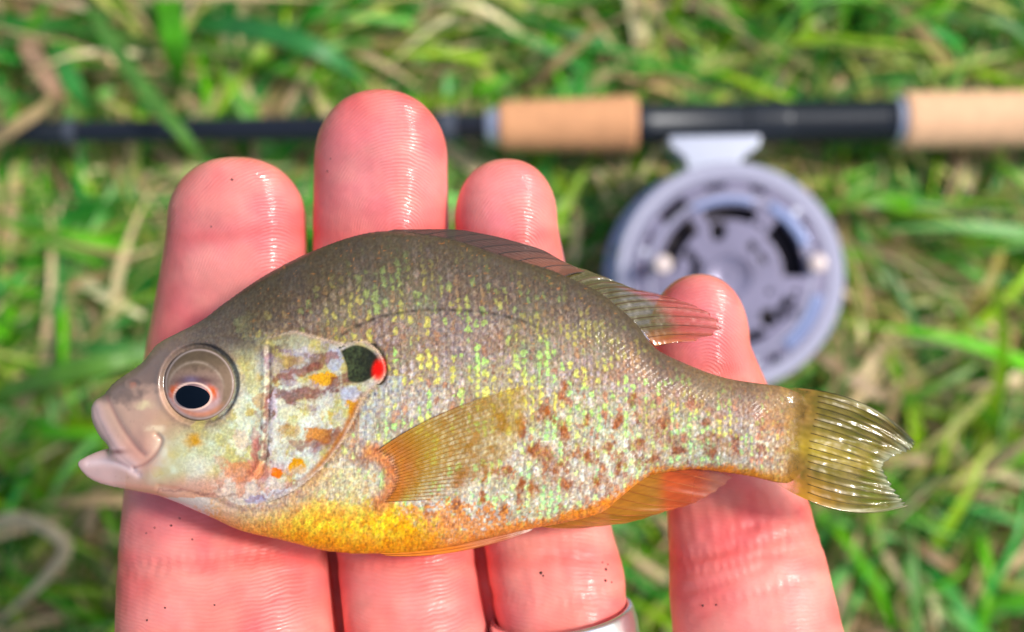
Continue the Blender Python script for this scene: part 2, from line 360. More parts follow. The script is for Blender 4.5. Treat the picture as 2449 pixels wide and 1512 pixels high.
ribbon([(-20, 950, .020), (120, 905, .034), (260, 872, .034), (360, 862, .026)], 0.0062, (96, 150, 50), 'grass_leaf', 'long light green blade pointing at the forehead of the fish', 'grass leaf')
ribbon([(2290, 790, .02), (2350, 700, .03), (2390, 610, .026), (2400, 540, .014)], 0.0034, (170, 160, 70), 'dry_straw', 'yellowing stem right of the reel near the right edge')
ribbon([(2130, 1270, .016), (2230, 1330, .024), (2330, 1400, .016)], 0.0042, (165, 135, 95), 'dry_straw', 'brown dry stem below the tail fin at lower right')
ribbon([(395, -20, .02), (415, 70, .032), (425, 150, .026), (430, 215, .014)], 0.0085, (84, 172, 20), 'grass_leaf', 'broad bright lime blade standing above the rod at the upper left', 'grass leaf')
ribbon([(480, 60, .018), (620, 75, .030), (760, 120, .032), (880, 200, .018)], 0.0075, (58, 140, 66), 'grass_leaf', 'broad emerald blade arching above the rod left of the middle fingertip', 'grass leaf')
ribbon([(130, 100, .016), (170, 190, .028), (215, 275, .018)], 0.0065, (70, 160, 70), 'grass_leaf', 'short emerald blade ending just above the rod beside the dry blades', 'grass leaf')

pc_ = G(2245, 975, 0.014); pv, pf_ = [], []
for a_ in range(11):
    for b_ in range(16):
        th, p_ = math.pi*a_/10, 2*math.pi*b_/16; q_ = 1+0.18*math.sin(3*p_+a_)+0.1*math.cos(5*th+b_)
        pv.append((0.0052*q_*math.sin(th)*math.cos(p_), 0.0042*q_*math.sin(th)*math.sin(p_), 0.0034*q_*math.cos(th)))
pf_ = [(a_*16+b_, (a_+1)*16+b_, (a_+1)*16+(b_+1) % 16, a_*16+(b_+1) % 16) for a_ in range(10) for b_ in range(16)]
peb = link('pebble', mesh_np('pebble', pv, pf_, simple('pebble', (96, 88, 96), 0.5, 0, 0.4, 500)), loc=tuple(pc_)); tag(peb, 'small dark grey pebble in the grass just above the tip of the tail', 'pebble')

# ------------------------------------------------------------------ rod with reel
rodv = (ROD_B-ROD_A); rlen = rodv.length; rdir = rodv.normalized()
rod = bpy.data.objects.new('fishing_rod', None); C.objects.link(rod)
xax = rdir; zax = (CAMM.to_3x3() @ Vector((0, 0, 1))); yax = zax.cross(xax).normalized(); zax = xax.cross(yax).normalized()
RM = Matrix((xax, yax, zax)).transposed().to_4x4(); RM.translation = ROD_A
rod.matrix_world = RM
tag(rod, 'black fly rod with cork grips and a grey reel lying in the grass', 'fishing rod')
ts = np.linspace(0, 1, 400); us = []
ci = CAMM.inverted()
for tt in ts:
    q = ci @ (ROD_A + rodv*float(tt)); us.append(CX + K*q.x/(-q.z))
def sta(u): return float(np.interp(u, us, ts))*rlen
MU = 7.25   # photo units per mm at the rod
def lathe(name, prof, mt, parent, k=36, axis='x'):
    """prof: list of (position m, radius m)"""
    pr = np.array(prof, float); an = np.arange(k)/k*2*math.pi
    V = np.stack([np.repeat(pr[:, 0:1], k, 1), pr[:, 1:2]*np.cos(an)[None], pr[:, 1:2]*np.sin(an)[None]], -1)
    if axis == 'z': V = V[..., [1, 2, 0]]
    m_ = len(pr); i = np.arange(m_-1)[:, None]*k; j = np.arange(k)[None]; j2 = (j+1) % k
    Fc = np.stack([i+j, i+j2, i+k+j2, i+k+j], -1).reshape(-1, 4)
    me = mesh_np(name, V.reshape(-1, 3), Fc, mt)
    try: me.set_sharp_from_angle(angle=math.radians(40))
    except Exception: pass
    return link(name, me, parent)
R_ = lambda u: u/MU*0.001
lathe('blank', [(-0.5, R_(20)), (sta(150), R_(27)), (sta(800), R_(31)), (sta(1170), R_(33))], M_BLACK, rod)
lathe('thread_wrap', [(sta(60), R_(26)), (sta(62), R_(28)), (sta(186), R_(29)), (sta(190), R_(26))], M_SEAT, rod)
lathe('thread_wrap', [(sta(162), R_(28)), (sta(163), R_(30.5)), (sta(185), R_(30.5)), (sta(186), R_(28))], M_THREAD, rod)
lathe('thread_wrap', [(sta(1052), R_(31)), (sta(1054), R_(36)), (sta(1090), R_(36)), (sta(1092), R_(31))], M_THREAD, rod)
lathe('winding_check', [(sta(1162), R_(30)), (sta(1163), R_(38)), (sta(1185), R_(46)), (sta(1196), R_(46)), (sta(1197), R_(20))], M_METAL, rod)
def cork(u0, u1, r0, r1, mt, waist=0):
    n_ = max(2, int((u1-u0)/46)); prof = [(sta(u0), R_(r0*0.5)), (sta(u0+1), R_(r0-4)), (sta(u0+7), R_(r0))]
    for q in range(1, n_*6):
        f = q/(n_*6); uu = u0+7+(u1-u0-14)*f; rr = r0+(r1-r0)*f - waist*math.sin(math.pi*f)
        if q % 6 == 0: rr -= 0.9
        prof.append((sta(uu), R_(rr)))
    prof += [(sta(u1-7), R_(r1)), (sta(u1-1), R_(r1-4)), (sta(u1), R_(r1*0.5))]
    return prof
lathe('cork_grip', cork(1193, 1520, 59, 69, M_CORK, 1), M_CORK, rod)
sp = [(sta(1519), R_(30)), (sta(1520), R_(50)), (sta(1560), R_(51)), (sta(1563), R_(49)), (sta(1780), R_(49)), (sta(1783), R_(53)), (sta(1870), R_(53))]
for q in range(26):
    uu = 1880+q*9; sp += [(sta(uu), R_(51.5)), (sta(uu+3), R_(49.5)), (sta(uu+6), R_(51.5))]
sp += [(sta(2135), R_(50)), (sta(2136), R_(30))]
lathe('reel_seat', sp, M_SEAT, rod)
lathe('seat_ring', [(sta(2134), R_(30)), (sta(2135), R_(56)), (sta(2150), R_(58)), (sta(2151), R_(30))], M_METAL, rod)
lathe('cork_grip', cork(2149, 2700, 68, 66, M_CORK2, 0), M_CORK2, rod)

def curve_plate(name, outer, holes, ext, mt, parent, z=0, bevel=0.0002):
    """flat plate with real holes; all mm"""
    cu = bpy.data.curves.new(name, 'CURVE'); cu.dimensions = '2D'; cu.fill_mode = 'BOTH'; cu.extrude = ext/2*0.001; cu.bevel_depth = bevel
    for pts in [outer]+holes:
        sp_ = cu.splines.new('POLY'); sp_.points.add(len(pts)-1)
        for q, (a_, b_) in enumerate(pts): sp_.points[q].co = (a_*0.001, b_*0.001, 0, 1)
        sp_.use_cyclic_u = True
    tmp = bpy.data.objects.new('tmp', cu); C.objects.link(tmp); dg = bpy.context.evaluated_depsgraph_get()
    me = bpy.data.meshes.new_from_object(tmp.evaluated_get(dg)); bpy.data.objects.remove(tmp)
    me.materials.clear(); me.materials.append(mt); me.name = name
    return link(name, me, parent, (0, 0, z*0.001))
circ = lambda x, y, r, n_=20, ry=None: [(x+r*math.cos(2*math.pi*q/n_), y+(ry or r)*math.sin(2*math.pi*q/n_)) for q in range(n_)]
def slot(r0, r1, a0, a1, n_=14):
    a0, a1 = math.radians(a0), math.radians(a1)
    return [(r1*math.cos(a0+(a1-a0)*q/n_), r1*math.sin(a0+(a1-a0)*q/n_)) for q in range(n_+1)] + [(r0*math.cos(a1+(a0-a1)*q/n_), r0*math.sin(a1+(a0-a1)*q/n_)) for q in range(n_+1)]
# the reel's frame sits under the rod's matrix; place a reel body empty-like mesh in it
rc = RM.inverted() @ REEL_C
tiltm = Matrix.Translation(rc)
def lz(name, prof, mt, parent, k=64):
    o = lathe(name, [(a_*0.001, b_*0.001) for a_, b_ in prof], mt, parent, k, 'z'); return o
body_r = lz('reel_frame', [(-30, 8), (-30, 33), (-29, 36.0), (-24, 36.8), (-23, 33.6), (-6, 33.6), (-5, 35), (-1.2, 35), (-0.6, 34.4), (-0.8, 31.4), (-22, 31.4), (-26, 8)], M_REELRIM, rod)
body_r.matrix_local = tiltm
holes = [circ(-3.8, 14, 2.7, ry=3.5), circ(8.9, 15.2, 1.2), circ(6.5, 8.9, 1.7), slot(17, 21.8, 66, 114), slot(15.6, 22.8, -2, 50),
         circ(19.7, -5, 1.2), circ(11.6, -5, 1.1), circ(11.3, -12.9, 3.1), circ(18.7, -11.0, 1.9), circ(-0.8, -7.2, 2.6),
         slot(24.6, 28.6, 120, 141), circ(-25.5, 10, 1.5), circ(-26.5, 2, 1.4), slot(16.4, 22.4, 124, 174), circ(-12.5, 6.5, 2.0), slot(17.5, 22, 200, 240), slot(18, 21.5, 262, 300), slot(17, 21.5, 318, 340), slot(9.4, 12.6, 150, 192), slot(9, 12.2, 205, 250), slot(9.5, 12, 20, 38), slot(26.6, 28.6, 66, 78), slot(26.6, 28.6, 92, 106), slot(26.8, 28.4, 150, 160), slot(26.8, 28.4, 30, 40),
         circ(-11, -12, 2.6), circ(13, -25.5, 1.8), circ(-14, -22, 1.6), circ(26, 8.5, 0.9), circ(25.5, -9, 0.9)]
spool = curve_plate('spool_face', circ(0, 0, 30.9, 96), holes, 1.6, M_REEL, body_r, -1.2)
lz('spool_rim', [(-3, 29.5), (-0.6, 29.6), (0.3, 30.2), (0.3, 31.0), (-0.6, 31.2), (-3, 31.2)], M_REELRIM, body_r)
lz('spool_arbor', [(-24, 6), (-24, 30), (-21, 30), (-21, 24), (-7, 24.5), (-6, 10), (-6, 6)], M_REELIN, body_r)
ln = lz('line_windings', sum([[(-20.5+q*0.9, 26.0), (-20.05+q*0.9, 26.6)] for q in range(15)], []), M_LINE, body_r)
lz('hub', [(-1, 6.6), (0.5, 6.4), (0.2, 6.0), (0.1, 3.4), (-0.4, 3.2), (-0.4, 0.001)], M_REEL, body_r, 40)
lz('face_ring', [(-0.5, 23.9), (0.15, 24.1), (0.15, 24.9), (-0.5, 25.1)], M_REELRIM, body_r, 96)
tr1 = curve_plate('reflection_arc', slot(25.6, 28.4, -52, -14), [], 0.8, M_BLUE, body_r, 0.1)  # raised arcs whose blue colour stands in for reflections on the face
tr2 = curve_plate('reflection_arc', slot(22.6, 24.0, 74, 118), [], 0.8, M_BLUE, body_r, 0.1)
tr2 = curve_plate('reflection_arc', slot(23.2, 25.6, 22, 60), [], 0.8, M_BLUE, body_r, 0.1)
kn = lz('counterweight', [(0, 2.0), (0, 2.6), (2.2, 2.9), (3.4, 2.6), (3.9, 1.6), (4.0, 0.001)], M_KNOB, body_r, 32); kn.location = (25.6*.001, 3.4*.001, 0)
kn = lz('handle_knob', [(0, 1.7), (3, 1.6), (5, 2.3), (9, 2.9), (11, 2.4), (11.4, 0.001)], M_KNOB, body_r, 32); kn.location = (-22.2*.001, 3.4*.001, 0)
for a_ in (30, 150, 210, 270, 330):
    scw = lz('screw', [(0.0, 1.15), (0.5, 1.1), (0.6, 0.8), (0.3, 0.001)], M_METAL, body_r, 16)
    scw.location = (27.6*.001*math.cos(math.radians(a_+14)), 27.6*.001*math.sin(math.radians(a_+14)), -0.0003)
# reel foot: plate along the seat and a stem down to the frame
def quadprism(name, prof, z0, z1, mt, parent):
    n_ = len(prof); V = [(a_*.001, b_*.001, z0*.001) for a_, b_ in prof]+[(a_*.001, b_*.001, z1*.001) for a_, b_ in prof]
    me = bpy.data.meshes.new(name); me.from_pydata(V, [], [tuple(range(n_)), tuple(range(2*n_-1, n_-1, -1))]+[(q, q+n_, (q+1) % n_+n_, (q+1) % n_) for q in range(n_)])
    me.materials.append(mt); me.update(); o = link(name, me, parent); bv = o.modifiers.new('bevel', 'BEVEL'); bv.width = 0.0005; bv.segments = 2; return o
ft = quadprism('reel_foot', [(-17.8, 43.6), (10.4, 43.6), (10.0, 40.0), (4.6, 36.4), (3.8, 33), (-12.2, 33), (-12.6, 36.4), (-17.4, 40.6)], -16, -4, M_METAL, body_r)
for q, a_ in enumerate((95, 165, 235, 305, 20)):
    pl = lz('pillar', [(-25, 1.6), (-5, 1.6)], M_REELRIM, body_r, 12); pl.location = (34.2*.001*math.cos(math.radians(a_)), 34.2*.001*math.sin(math.radians(a_)), 0)

# ------------------------------------------------------------------ hand
def loft(secs, k=40, p=2.3):
    """secs: (cx, cy, cz, half width, half depth) mm, first and last tiny; sections perpendicular to y"""
    S = np.array(secs, float); an = np.arange(k)/k*2*math.pi
    c_, s_ = np.cos(an), np.sin(an); ex = np.sign(c_)*np.abs(c_)**(2/p); ez = np.sign(s_)*np.abs(s_)**(2/p)
    V = np.stack([S[:, 0:1]+S[:, 3:4]*ex, np.repeat(S[:, 1:2], k, 1), S[:, 2:3]+S[:, 4:5]*ez], -1).reshape(-1, 3)
    m_ = len(S); i = np.arange(m_-1)[:, None]*k; j = np.arange(k)[None]; j2 = (j+1) % k
    Fc = [tuple(q) for q in np.stack([i+j, i+j2, i+k+j2, i+k+j], -1).reshape(-1, 4)]
    Fc.append(tuple(range(k-1, -1, -1))); Fc.append(tuple(range((m_-1)*k, m_*k)))
    return V, Fc
def finger(L, R, tipv, body_v, zc, dep, extend=None):
    """L,R: lists of (v,u) edge points; zc: (v,z) centre heights; dep: (v,half depth)"""
    Lv, Lu = np.array(L, float).T; Rv, Ru = np.array(R, float).T
    zv, zz = np.array(zc, float).T; dv, dd = np.array(dep, float).T
    vend = max(Lv[-1], Rv[-1]); vs = []
    tt = np.linspace(0, 1, 26); vs = list(tipv+(body_v-tipv)*(1-np.cos(tt*math.pi/2)))
    vs += list(np.linspace(body_v, vend, 60)[1:])
    secs = []
    def smooth_interp(v, xv, yv):   # local averaging of linear interp for soft bends
        o = np.linspace(-45, 45, 9); return np.mean(np.interp(np.maximum(v+o, xv[0]), xv, yv))
    for v in vs:
        l = smooth_interp(max(v, body_v), Lv, Lu); r = smooth_interp(max(v, body_v), Rv, Ru)
        z = smooth_interp(v, zv, zz); d = smooth_interp(v, dv, dd)
        f = 1.0
        if v < body_v:
            q = (body_v-v)/(body_v-tipv); f = max(1-q**2.15, 0.0)**(1/2.15)
        f = max(f, 0.02)
        cx = (l+r)/2
        p0 = P(cx, v, z); s = (D-z)/K
        secs.append((p0[0], p0[1], z, (r-l)/2*s*f, d*(f**0.9)))
    return loft(secs)
fingers = []
ZT = -13.0
# index
fingers.append(finger([(530, 408), (600, 398), (700, 381), (850, 352), (1000, 325), (1180, 304), (1320, 292), (1512, 288), (1640, 300)],
                      [(530, 729), (600, 734), (700, 738), (900, 752), (1100, 764), (1320, 779), (1400, 787), (1512, 800), (1640, 818)], 377, 530,
                      [(377, -9), (520, -12), (750, -16), (950, -17), (1150, -15), (1330, -9), (1512, -5), (1640, -4)], [(377, 6.6), (520, 7.6), (900, 8.5), (1200, 9.5), (1512, 11.5), (1640, 12)]))
# middle
fingers.append(finger([(390, 754), (450, 752), (600, 750), (800, 756), (1000, 770), (1180, 794), (1320, 808), (1400, 816), (1512, 829), (1640, 834)],
                      [(390, 1070), (545, 1073), (700, 1076), (900, 1092), (1100, 1112), (1310, 1134), (1430, 1149), (1512, 1169), (1640, 1188)], 217, 390,
                      [(217, -8), (400, -12), (600, -15), (900, -17), (1150, -16), (1330, -11), (1512, -7), (1640, -6)], [(217, 7), (400, 8), (900, 8.6), (1200, 9), (1512, 10), (1640, 11)]))
# ring finger
fingers.append(finger([(530, 1087), (600, 1087), (700, 1090), (900, 1106), (1100, 1132), (1310, 1157), (1430, 1175), (1512, 1197), (1640, 1205)],
                      [(530, 1330), (615, 1348), (800, 1385), (1000, 1420), (1270, 1462), (1350, 1490), (1410, 1500), (1470, 1492), (1512, 1500), (1640, 1500)], 381, 530,
                      [(381, -10), (520, -13), (700, -16), (900, -17), (1150, -16), (1330, -11), (1512, -8), (1640, -7)], [(381, 6), (520, 7), (900, 8), (1200, 8.6), (1512, 9.6), (1640, 10.5)]))
# little finger
fingers.append(finger([(800, 1548), (900, 1560), (1000, 1572), (1230, 1596), (1350, 1602), (1440, 1600), (1512, 1612), (1640, 1600)],
                      [(800, 1778), (915, 1830), (1000, 1865), (1195, 1928), (1300, 1962), (1400, 1985), (1512, 2012), (1640, 2060)], 655, 820,
                      [(655, -10), (800, -13), (1000, -16), (1150, -15), (1300, -11), (1512, -7), (1640, -6)], [(655, 5), (800, 6.2), (1000, 7), (1200, 7.8), (1512, 9), (1640, 10)]))
# palm, wrist and forearm below the frame
def secs_from(rows):
    out = []
    rows = np.array(rows, float); vs = np.linspace(rows[0, 0], rows[-1, 0], 60)
    for v in vs:
        l, r, z, d = (np.mean(np.interp(v+np.linspace(-60, 60, 7), rows[:, 0], rows[:, c_])) for c_ in (1, 2, 3, 4))
        p0 = P((l+r)/2, v, z); out.append((p0[0], p0[1], z, (r-l)/2*(D-z)/K, d))
    return out
palm = loft(secs_from([(1565, 330, 2010, -6, 7), (1640, 280, 2080, -5, 10), (1900, 250, 2110, -6, 13), (2300, 230, 2080, -8, 14), (2700, 330, 1950, -10, 15), (3050, 560, 1760, -12, 15), (3300, 640, 1680, -14, 16), (4300, 560, 1780, -24, 21)]), 64, 2.6)
# thumb: loft turned outwards on the left, outside the frame
def tube(path, k=28):
    pts = np.array([q[:3] for q in path], float); rr = np.array([q[3] for q in path]); f = catmull(np.c_[pts, rr], 8, False); pts, rr = f[:, :3], f[:, 3]
    T = np.gradient(pts, axis=0); T /= np.linalg.norm(T, axis=1)[:, None]; S = np.cross(T, [0, 0, 1.0]); S /= np.linalg.norm(S, axis=1)[:, None]; U = np.cross(S, T)
    an = np.arange(k)/k*2*math.pi
    V = (pts[:, None]+rr[:, None, None]*(S[:, None]*np.cos(an)[None, :, None]+0.85*U[:, None]*np.sin(an)[None, :, None])).reshape(-1, 3)
    m_ = len(pts); i = np.arange(m_-1)[:, None]*k; j = np.arange(k)[None]; j2 = (j+1) % k
    Fc = [tuple(q) for q in np.stack([i+j, i+j2, i+k+j2, i+k+j], -1).reshape(-1, 4)]
    Fc += [tuple(range(k-1, -1, -1)), tuple(range((m_-1)*k, m_*k))]
    return V, Fc
thumb = tube([(-30, -128, -6, 14), (-52, -112, -3, 15), (-70, -94, 0, 12.5), (-84, -80, 2, 10.5), (-94, -70, 3, 11), (-103, -61, 4, 10), (-108, -56, 4, 6.5), (-110, -54, 4, 1.5)])
def gap_filler(rows):  # added filler bars behind the finger gaps, closing them so they go dark
    out = []
    for v, u, z, hw, d in rows:
        p0 = P(u, v, z); out.append((p0[0], p0[1], z, hw, d))
    return loft(out, 24, 2.0)
gap_fillers = [gap_filler([(700, 743, -22, 1, 3), (900, 755, -21, 3.0, 5), (1150, 777, -21, 3.4, 5), (1330, 794, -17, 3.6, 5), (1512, 814, -14, 3.8, 6), (1640, 826, -9, 4, 8)]),
        gap_filler([(650, 1082, -22, 1, 3), (900, 1099, -21, 3.0, 5), (1150, 1126, -21, 3.4, 5), (1330, 1148, -17, 3.6, 5), (1512, 1183, -14, 3.8, 6), (1640, 1198, -9, 4, 8)])]
allV, allF, o_ = [], [], 0
for V, Fc in fingers+gap_fillers+[palm, thumb]:
    allV.append(V); allF += [tuple(int(q)+o_ for q in f) for f in Fc]; o_ += len(V)
me0 = bpy.data.meshes.new('hand_raw'); me0.from_pydata([tuple(v*0.1) for v in np.concatenate(allV)], [], allF); me0.update()   # centimetres while remeshing
import bmesh
bm = bmesh.new(); bm.from_mesh(me0); bmesh.ops.recalc_face_normals(bm, faces=bm.faces); bm.to_mesh(me0); bm.free()
tmp = bpy.data.objects.new('tmp', me0); C.objects.link(tmp)
md = tmp.modifiers.new('r', 'REMESH'); md.mode = 'VOXEL'; md.voxel_size = 0.036
md = tmp.modifiers.new('s', 'SMOOTH'); md.factor = 0.5; md.iterations = 5
dg = bpy.context.evaluated_depsgraph_get(); hm = bpy.data.meshes.new_from_object(tmp.evaluated_get(dg)); bpy.data.objects.remove(tmp)
nv = len(hm.vertices); co = np.empty(nv*3, np.float32); hm.vertices.foreach_get('co', co); co = co.reshape(-1, 3).astype(float)*10
print('hand verts', nv)
U_, V_ = UV(co)
nrm = np.empty(nv*3, np.float32); hm.vertices.foreach_get('normal', nrm); nrm = nrm.reshape(-1, 3)
bIM = np.interp(V_, [0, 600, 1320, 1512], [744, 743, 797, 816]); bMR = np.interp(V_, [0, 545, 1310, 1512], [1081, 1081, 1148, 1185])
fid = np.where(U_ < bIM, 0, np.where(U_ < bMR, 1, np.where(U_ < np.interp(V_, [600, 900, 1512], [1450, 1500, 1550]), 2, 3)))
cores = [(655, 790), (955, 600), (1245, 640), (1690, 930)]
ph_ = np.zeros(nv)
for q, (cx, cy) in enumerate(cores):
    tipd = np.sqrt((U_-cx)**2*1.8 + ((V_-cy)*np.where(V_ < cy, 0.92, 0.5))**2)
    cxx = [545, 985, 1325, 1790][q]
    based = V_ + 0.00055*(U_-cxx)**2*(1 if q else 0.9) + 18*np.sin(U_/95+q) + 22*fbm(U_, V_, 160, q)
    pf = np.where(V_ < 1000, tipd/7.6, based/10.5)
    ph_ = np.where(fid == q, pf, ph_)
front = sstep(0.15, 0.6, nrm[:, 2])
ridge = front*np.clip(0.30+1.3*fbm(U_, V_, 90, 9), 0, 1)*np.where(V_ > 1000, 0.5, 1.0)
ridge *= np.where((fid == 3) & (V_ > 1000), 0.35, 1)*np.where((fid == 2) & (V_ > 1000), 0.6, 1)
# flexion creases and wrinkles as real relief
def groove(path, wd, dep):
    global co
    path = catmull(np.array(path, float), 6, False)
    mask = (U_ > path[:, 0].min()-40) & (U_ < path[:, 0].max()+40) & (V_ > path[:, 1].min()-40) & (V_ < path[:, 1].max()+40) & (nrm[:, 2] > 0)
    ii = np.where(mask)[0]
    if len(ii) == 0: return
    d = np.min(np.hypot(U_[ii, None]-path[None, :, 0], V_[ii, None]-path[None, :, 1]), 1)
    wd = wd+6; dep = dep*0.8
    co[ii] -= nrm[ii]*(dep*np.exp(-(d/wd)**2))[:, None]
for q in range(22):
    u0 = rng.choice([360, 470, 600, 700, 880, 960, 1060, 1240, 1330, 1420])+rng.uniform(-30, 30); v0 = 1320+rng.uniform(-20, 170); l_ = rng.uniform(40, 110)
    groove([(u0-l_/2, v0+rng.uniform(-8, 8)), (u0, v0+4), (u0+l_/2, v0+rng.uniform(-8, 8))], 4, 0.06+0.05*rng.random())
groove([(296, 1352), (420, 1338), (560, 1330), (700, 1336), (790, 1345)], 9, 0.35)
groove([(300, 1372), (450, 1362), (600, 1350)], 8, 0.22)
groove([(560, 1320), (680, 1318), (780, 1332)], 7, 0.2)
groove([(1175, 1420), (1250, 1440), (1380, 1436), (1490, 1410)], 12, 0.3)
groove([(1610, 1330), (1720, 1318), (1840, 1290), (1950, 1262)], 9, 0.3)
groove([(1615, 1362), (1740, 1352), (1860, 1322), (1965, 1300)], 9, 0.25)
groove([(345, 1225), (470, 1245), (600, 1290), (720, 1310)], 9, 0.14)
groove([(310, 1260), (420, 1272), (560, 1300)], 9, 0.12)
groove([(820, 1352), (960, 1345), (1080, 1350), (1150, 1345)], 9, 0.18)
groove([(760, 560), (900, 548), (1000, 552), (1078, 548)], 10, 0.12)
for q in range(9):
    u0 = 1610+rng.uniform(0, 60); v0 = 1255+q*24+rng.uniform(-8, 8); l_ = rng.uniform(120, 300)
    groove([(u0+20, v0+24), (u0+l_*.5, v0+4), (u0+l_, v0-16-rng.uniform(0, 20))], 7, 0.13+0.08*rng.random())
for q in range(8):
    u0 = 1640+q*38; groove([(u0-10, 1190), (u0+2, 1240), (u0+8, 1290+rng.uniform(-20, 30))], 6, 0.11)
for q in range(6):
    u0 = 1190+q*48+rng.uniform(-8, 8); v0 = 1300+rng.uniform(0, 60); groove([(u0, v0), (u0+6, v0+50), (u0+10, v0+100)], 6, 0.08)
groove([(1172, 1330), (1260, 1300), (1400, 1290), (1470, 1300)], 10, 0.15)
co += nrm*(0.12*(fbm(U_, V_, 90, 33)-0.5))[:, None]
hm.vertices.foreach_set('co', (co*0.001).astype(np.float32).ravel()); hm.update()
# skin colour: flushed pads, warmer sides
pad = s2l((244, 142, 152)); warm = s2l((238, 116, 98)); red = s2l((226, 88, 90)); pale = s2l((246, 166, 152))
padc = [(560, 620, 170, 190), (900, 420, 150, 190), (1200, 520, 120, 130), (1650, 800, 110, 110)]
c_ = np.repeat(warm[None], nv, 0)
for cx, cy, rx, ry in padc:
    c_ = mix(c_, pad, 0.9*np.exp(-(((U_-cx)/rx)**2+((V_-cy)/ry)**2)))
c_ = mix(c_, s2l((242, 132, 122)), 0.8*sstep(1150, 1300, V_))
c_ = mix(c_, red, 0.60*sstep(0.35, 0.75, fbm(U_, V_, 170, 41)))
c_ = mix(c_, pale, 0.60*sstep(0.38, 0.78, fbm(U_, V_, 140, 47)))
c_ = mix(c_, s2l((250, 182, 160)), 0.22*sstep(0.3, 0.9, fbm(U_, V_, 60, 51)))
c_ = mix(c_, s2l((224, 92, 112)), 0.25*sstep(0.3, 0.9, fbm(U_, V_, 70, 57)))
for vj, w_ in ((1340, 20), (560, 16)):
    c_ = mix(c_, s2l((222, 84, 80)), 0.35*np.exp(-((V_-vj-10*np.sin(U_/60))/w_)**2))
c_ = mix(c_, pad, 0.5*np.exp(-(((U_-430)/120)**2+((V_-1200)/120)**2)))
set_col(hm, 'Col', c_)
wet = np.where(V_ < 1100, 1.0, 0.2)*np.where((fid == 3) & (V_ > 1100), 0.5, 1)
for nme, arr in (('phase', ph_), ('ridge', ridge), ('wet', wet)):
    at = hm.attributes.new(nme, 'FLOAT', 'POINT'); at.data.foreach_set('value', arr.astype(np.float32))
hm.materials.clear(); hm.materials.append(M_SKIN); hm.polygons.foreach_set('use_smooth', np.ones(len(hm.polygons), bool)); hm.name = 'hand'
HB = tuple(P(1224, 2700, -10))
person = held('person', HB, "bare left hand of a person, palm up with wet fingers spread under the fish", 'person')
hpart('hand', person, HB, hm)
# dirt specks on the skin
from mathutils.bvhtree import BVHTree
bvh = BVHTree.FromPolygons([tuple(v) for v in co.tolist()], [tuple(p_.vertices) for p_ in hm.polygons])
def surf(u, v):
    o = Vector((0, 0, D)); d = Vector(P(u, v, 0).tolist())-o
    r = bvh.ray_cast(o, d.normalized()); return r
def blob(cx, cy, cz, r, sq=0.5):
    V = []; n1_, n2_ = 5, 7
    for a_ in range(n1_+1):
        th = math.pi*a_/n1_
        for b_ in range(n2_):
            p_ = 2*math.pi*b_/n2_; rr = r*random.uniform(0.7, 1.2)
            V.append((cx+rr*math.sin(th)*math.cos(p_), cy+rr*math.sin(th)*math.sin(p_), cz+rr*sq*math.cos(th)))
    Fc = [(a_*n2_+b_, a_*n2_+(b_+1) % n2_, (a_+1)*n2_+(b_+1) % n2_, (a_+1)*n2_+b_) for a_ in range(n1_) for b_ in range(n2_)]
    return V, Fc
SP = [(783, 410, 3), (555, 430, 4), (505, 542, 3), (410, 1257, 4), (370, 1262, 3), (460, 1290, 3), (1293, 1370, 5), (1299, 1377, 3), (1448, 1362, 5), (1453, 1350, 3), (1447, 1388, 5), (1462, 1392, 3), (1440, 1345, 3), (1680, 1448, 4), (1712, 1446, 3), (395, 1453, 3), (513, 1447, 3), (352, 1483, 3), (430, 1240, 3), (350, 1275, 2.5), (790, 380, 2)]
dv_, df_, o_ = [], [], 0
for u_, v_, r_ in SP:
    r = surf(u_, v_)
    if r[0] is None: continue
    V, Fc = blob(r[0].x, r[0].y, r[0].z+0.03, r_/16.8*0.8); dv_ += V; df_ += [tuple(q+o_ for q in f) for f in Fc]; o_ += len(V)
dm = mesh_np('dirt', np.array(dv_)*0.001, df_, M_DIRT); dk = hpart('dirt', person, HB, dm); tag(dk, kind='stuff')

# metal ring round the ring finger
r1 = surf(1340, 1500)
rcx, rcy = P(1345, 1502, -8)[:2]
k, m_ = 96, 14
an = np.arange(k)/k*2*math.pi; prof = [(-1.9, 10.05), (-2.0, 10.5), (-1.7, 11.0), (-0.8, 11.35), (0.8, 11.35), (1.7, 11.0), (2.0, 10.5), (1.9, 10.05)]
V = []
for py_, rr in prof:
    rx = rr*0.98+0.1; rz = rr*1.03-0.2
    V.append(np.stack([rx*np.cos(an), np.full(k, py_*1.9), rz*np.sin(an)], -1))
V = np.array(V); mm_ = len(prof); i = np.arange(mm_)[:, None]; j = np.arange(k)[None]
Fc = np.stack([i*k+j, i*k+(j+1) % k, ((i+1) % mm_)*k+(j+1) % k, ((i+1) % mm_)*k+j], -1).reshape(-1, 4)
V = V.reshape(-1, 3)
a_ = math.radians(8); Rz = np.array([[math.cos(a_), -math.sin(a_), 0], [math.sin(a_), math.cos(a_), 0], [0, 0, 1]]); V = V@Rz.T
rg = link('ring', mesh_np('ring', V*0.001, Fc, M_SILVER)); rg.matrix_world = F @ Matrix.Translation(Vector((rcx+0.2, P(1345, 1488, 3)[1]-5.1, -7.4))*0.001)
tag(rg, 'plain silver metal ring worn on the ring finger at the lower edge', 'ring')

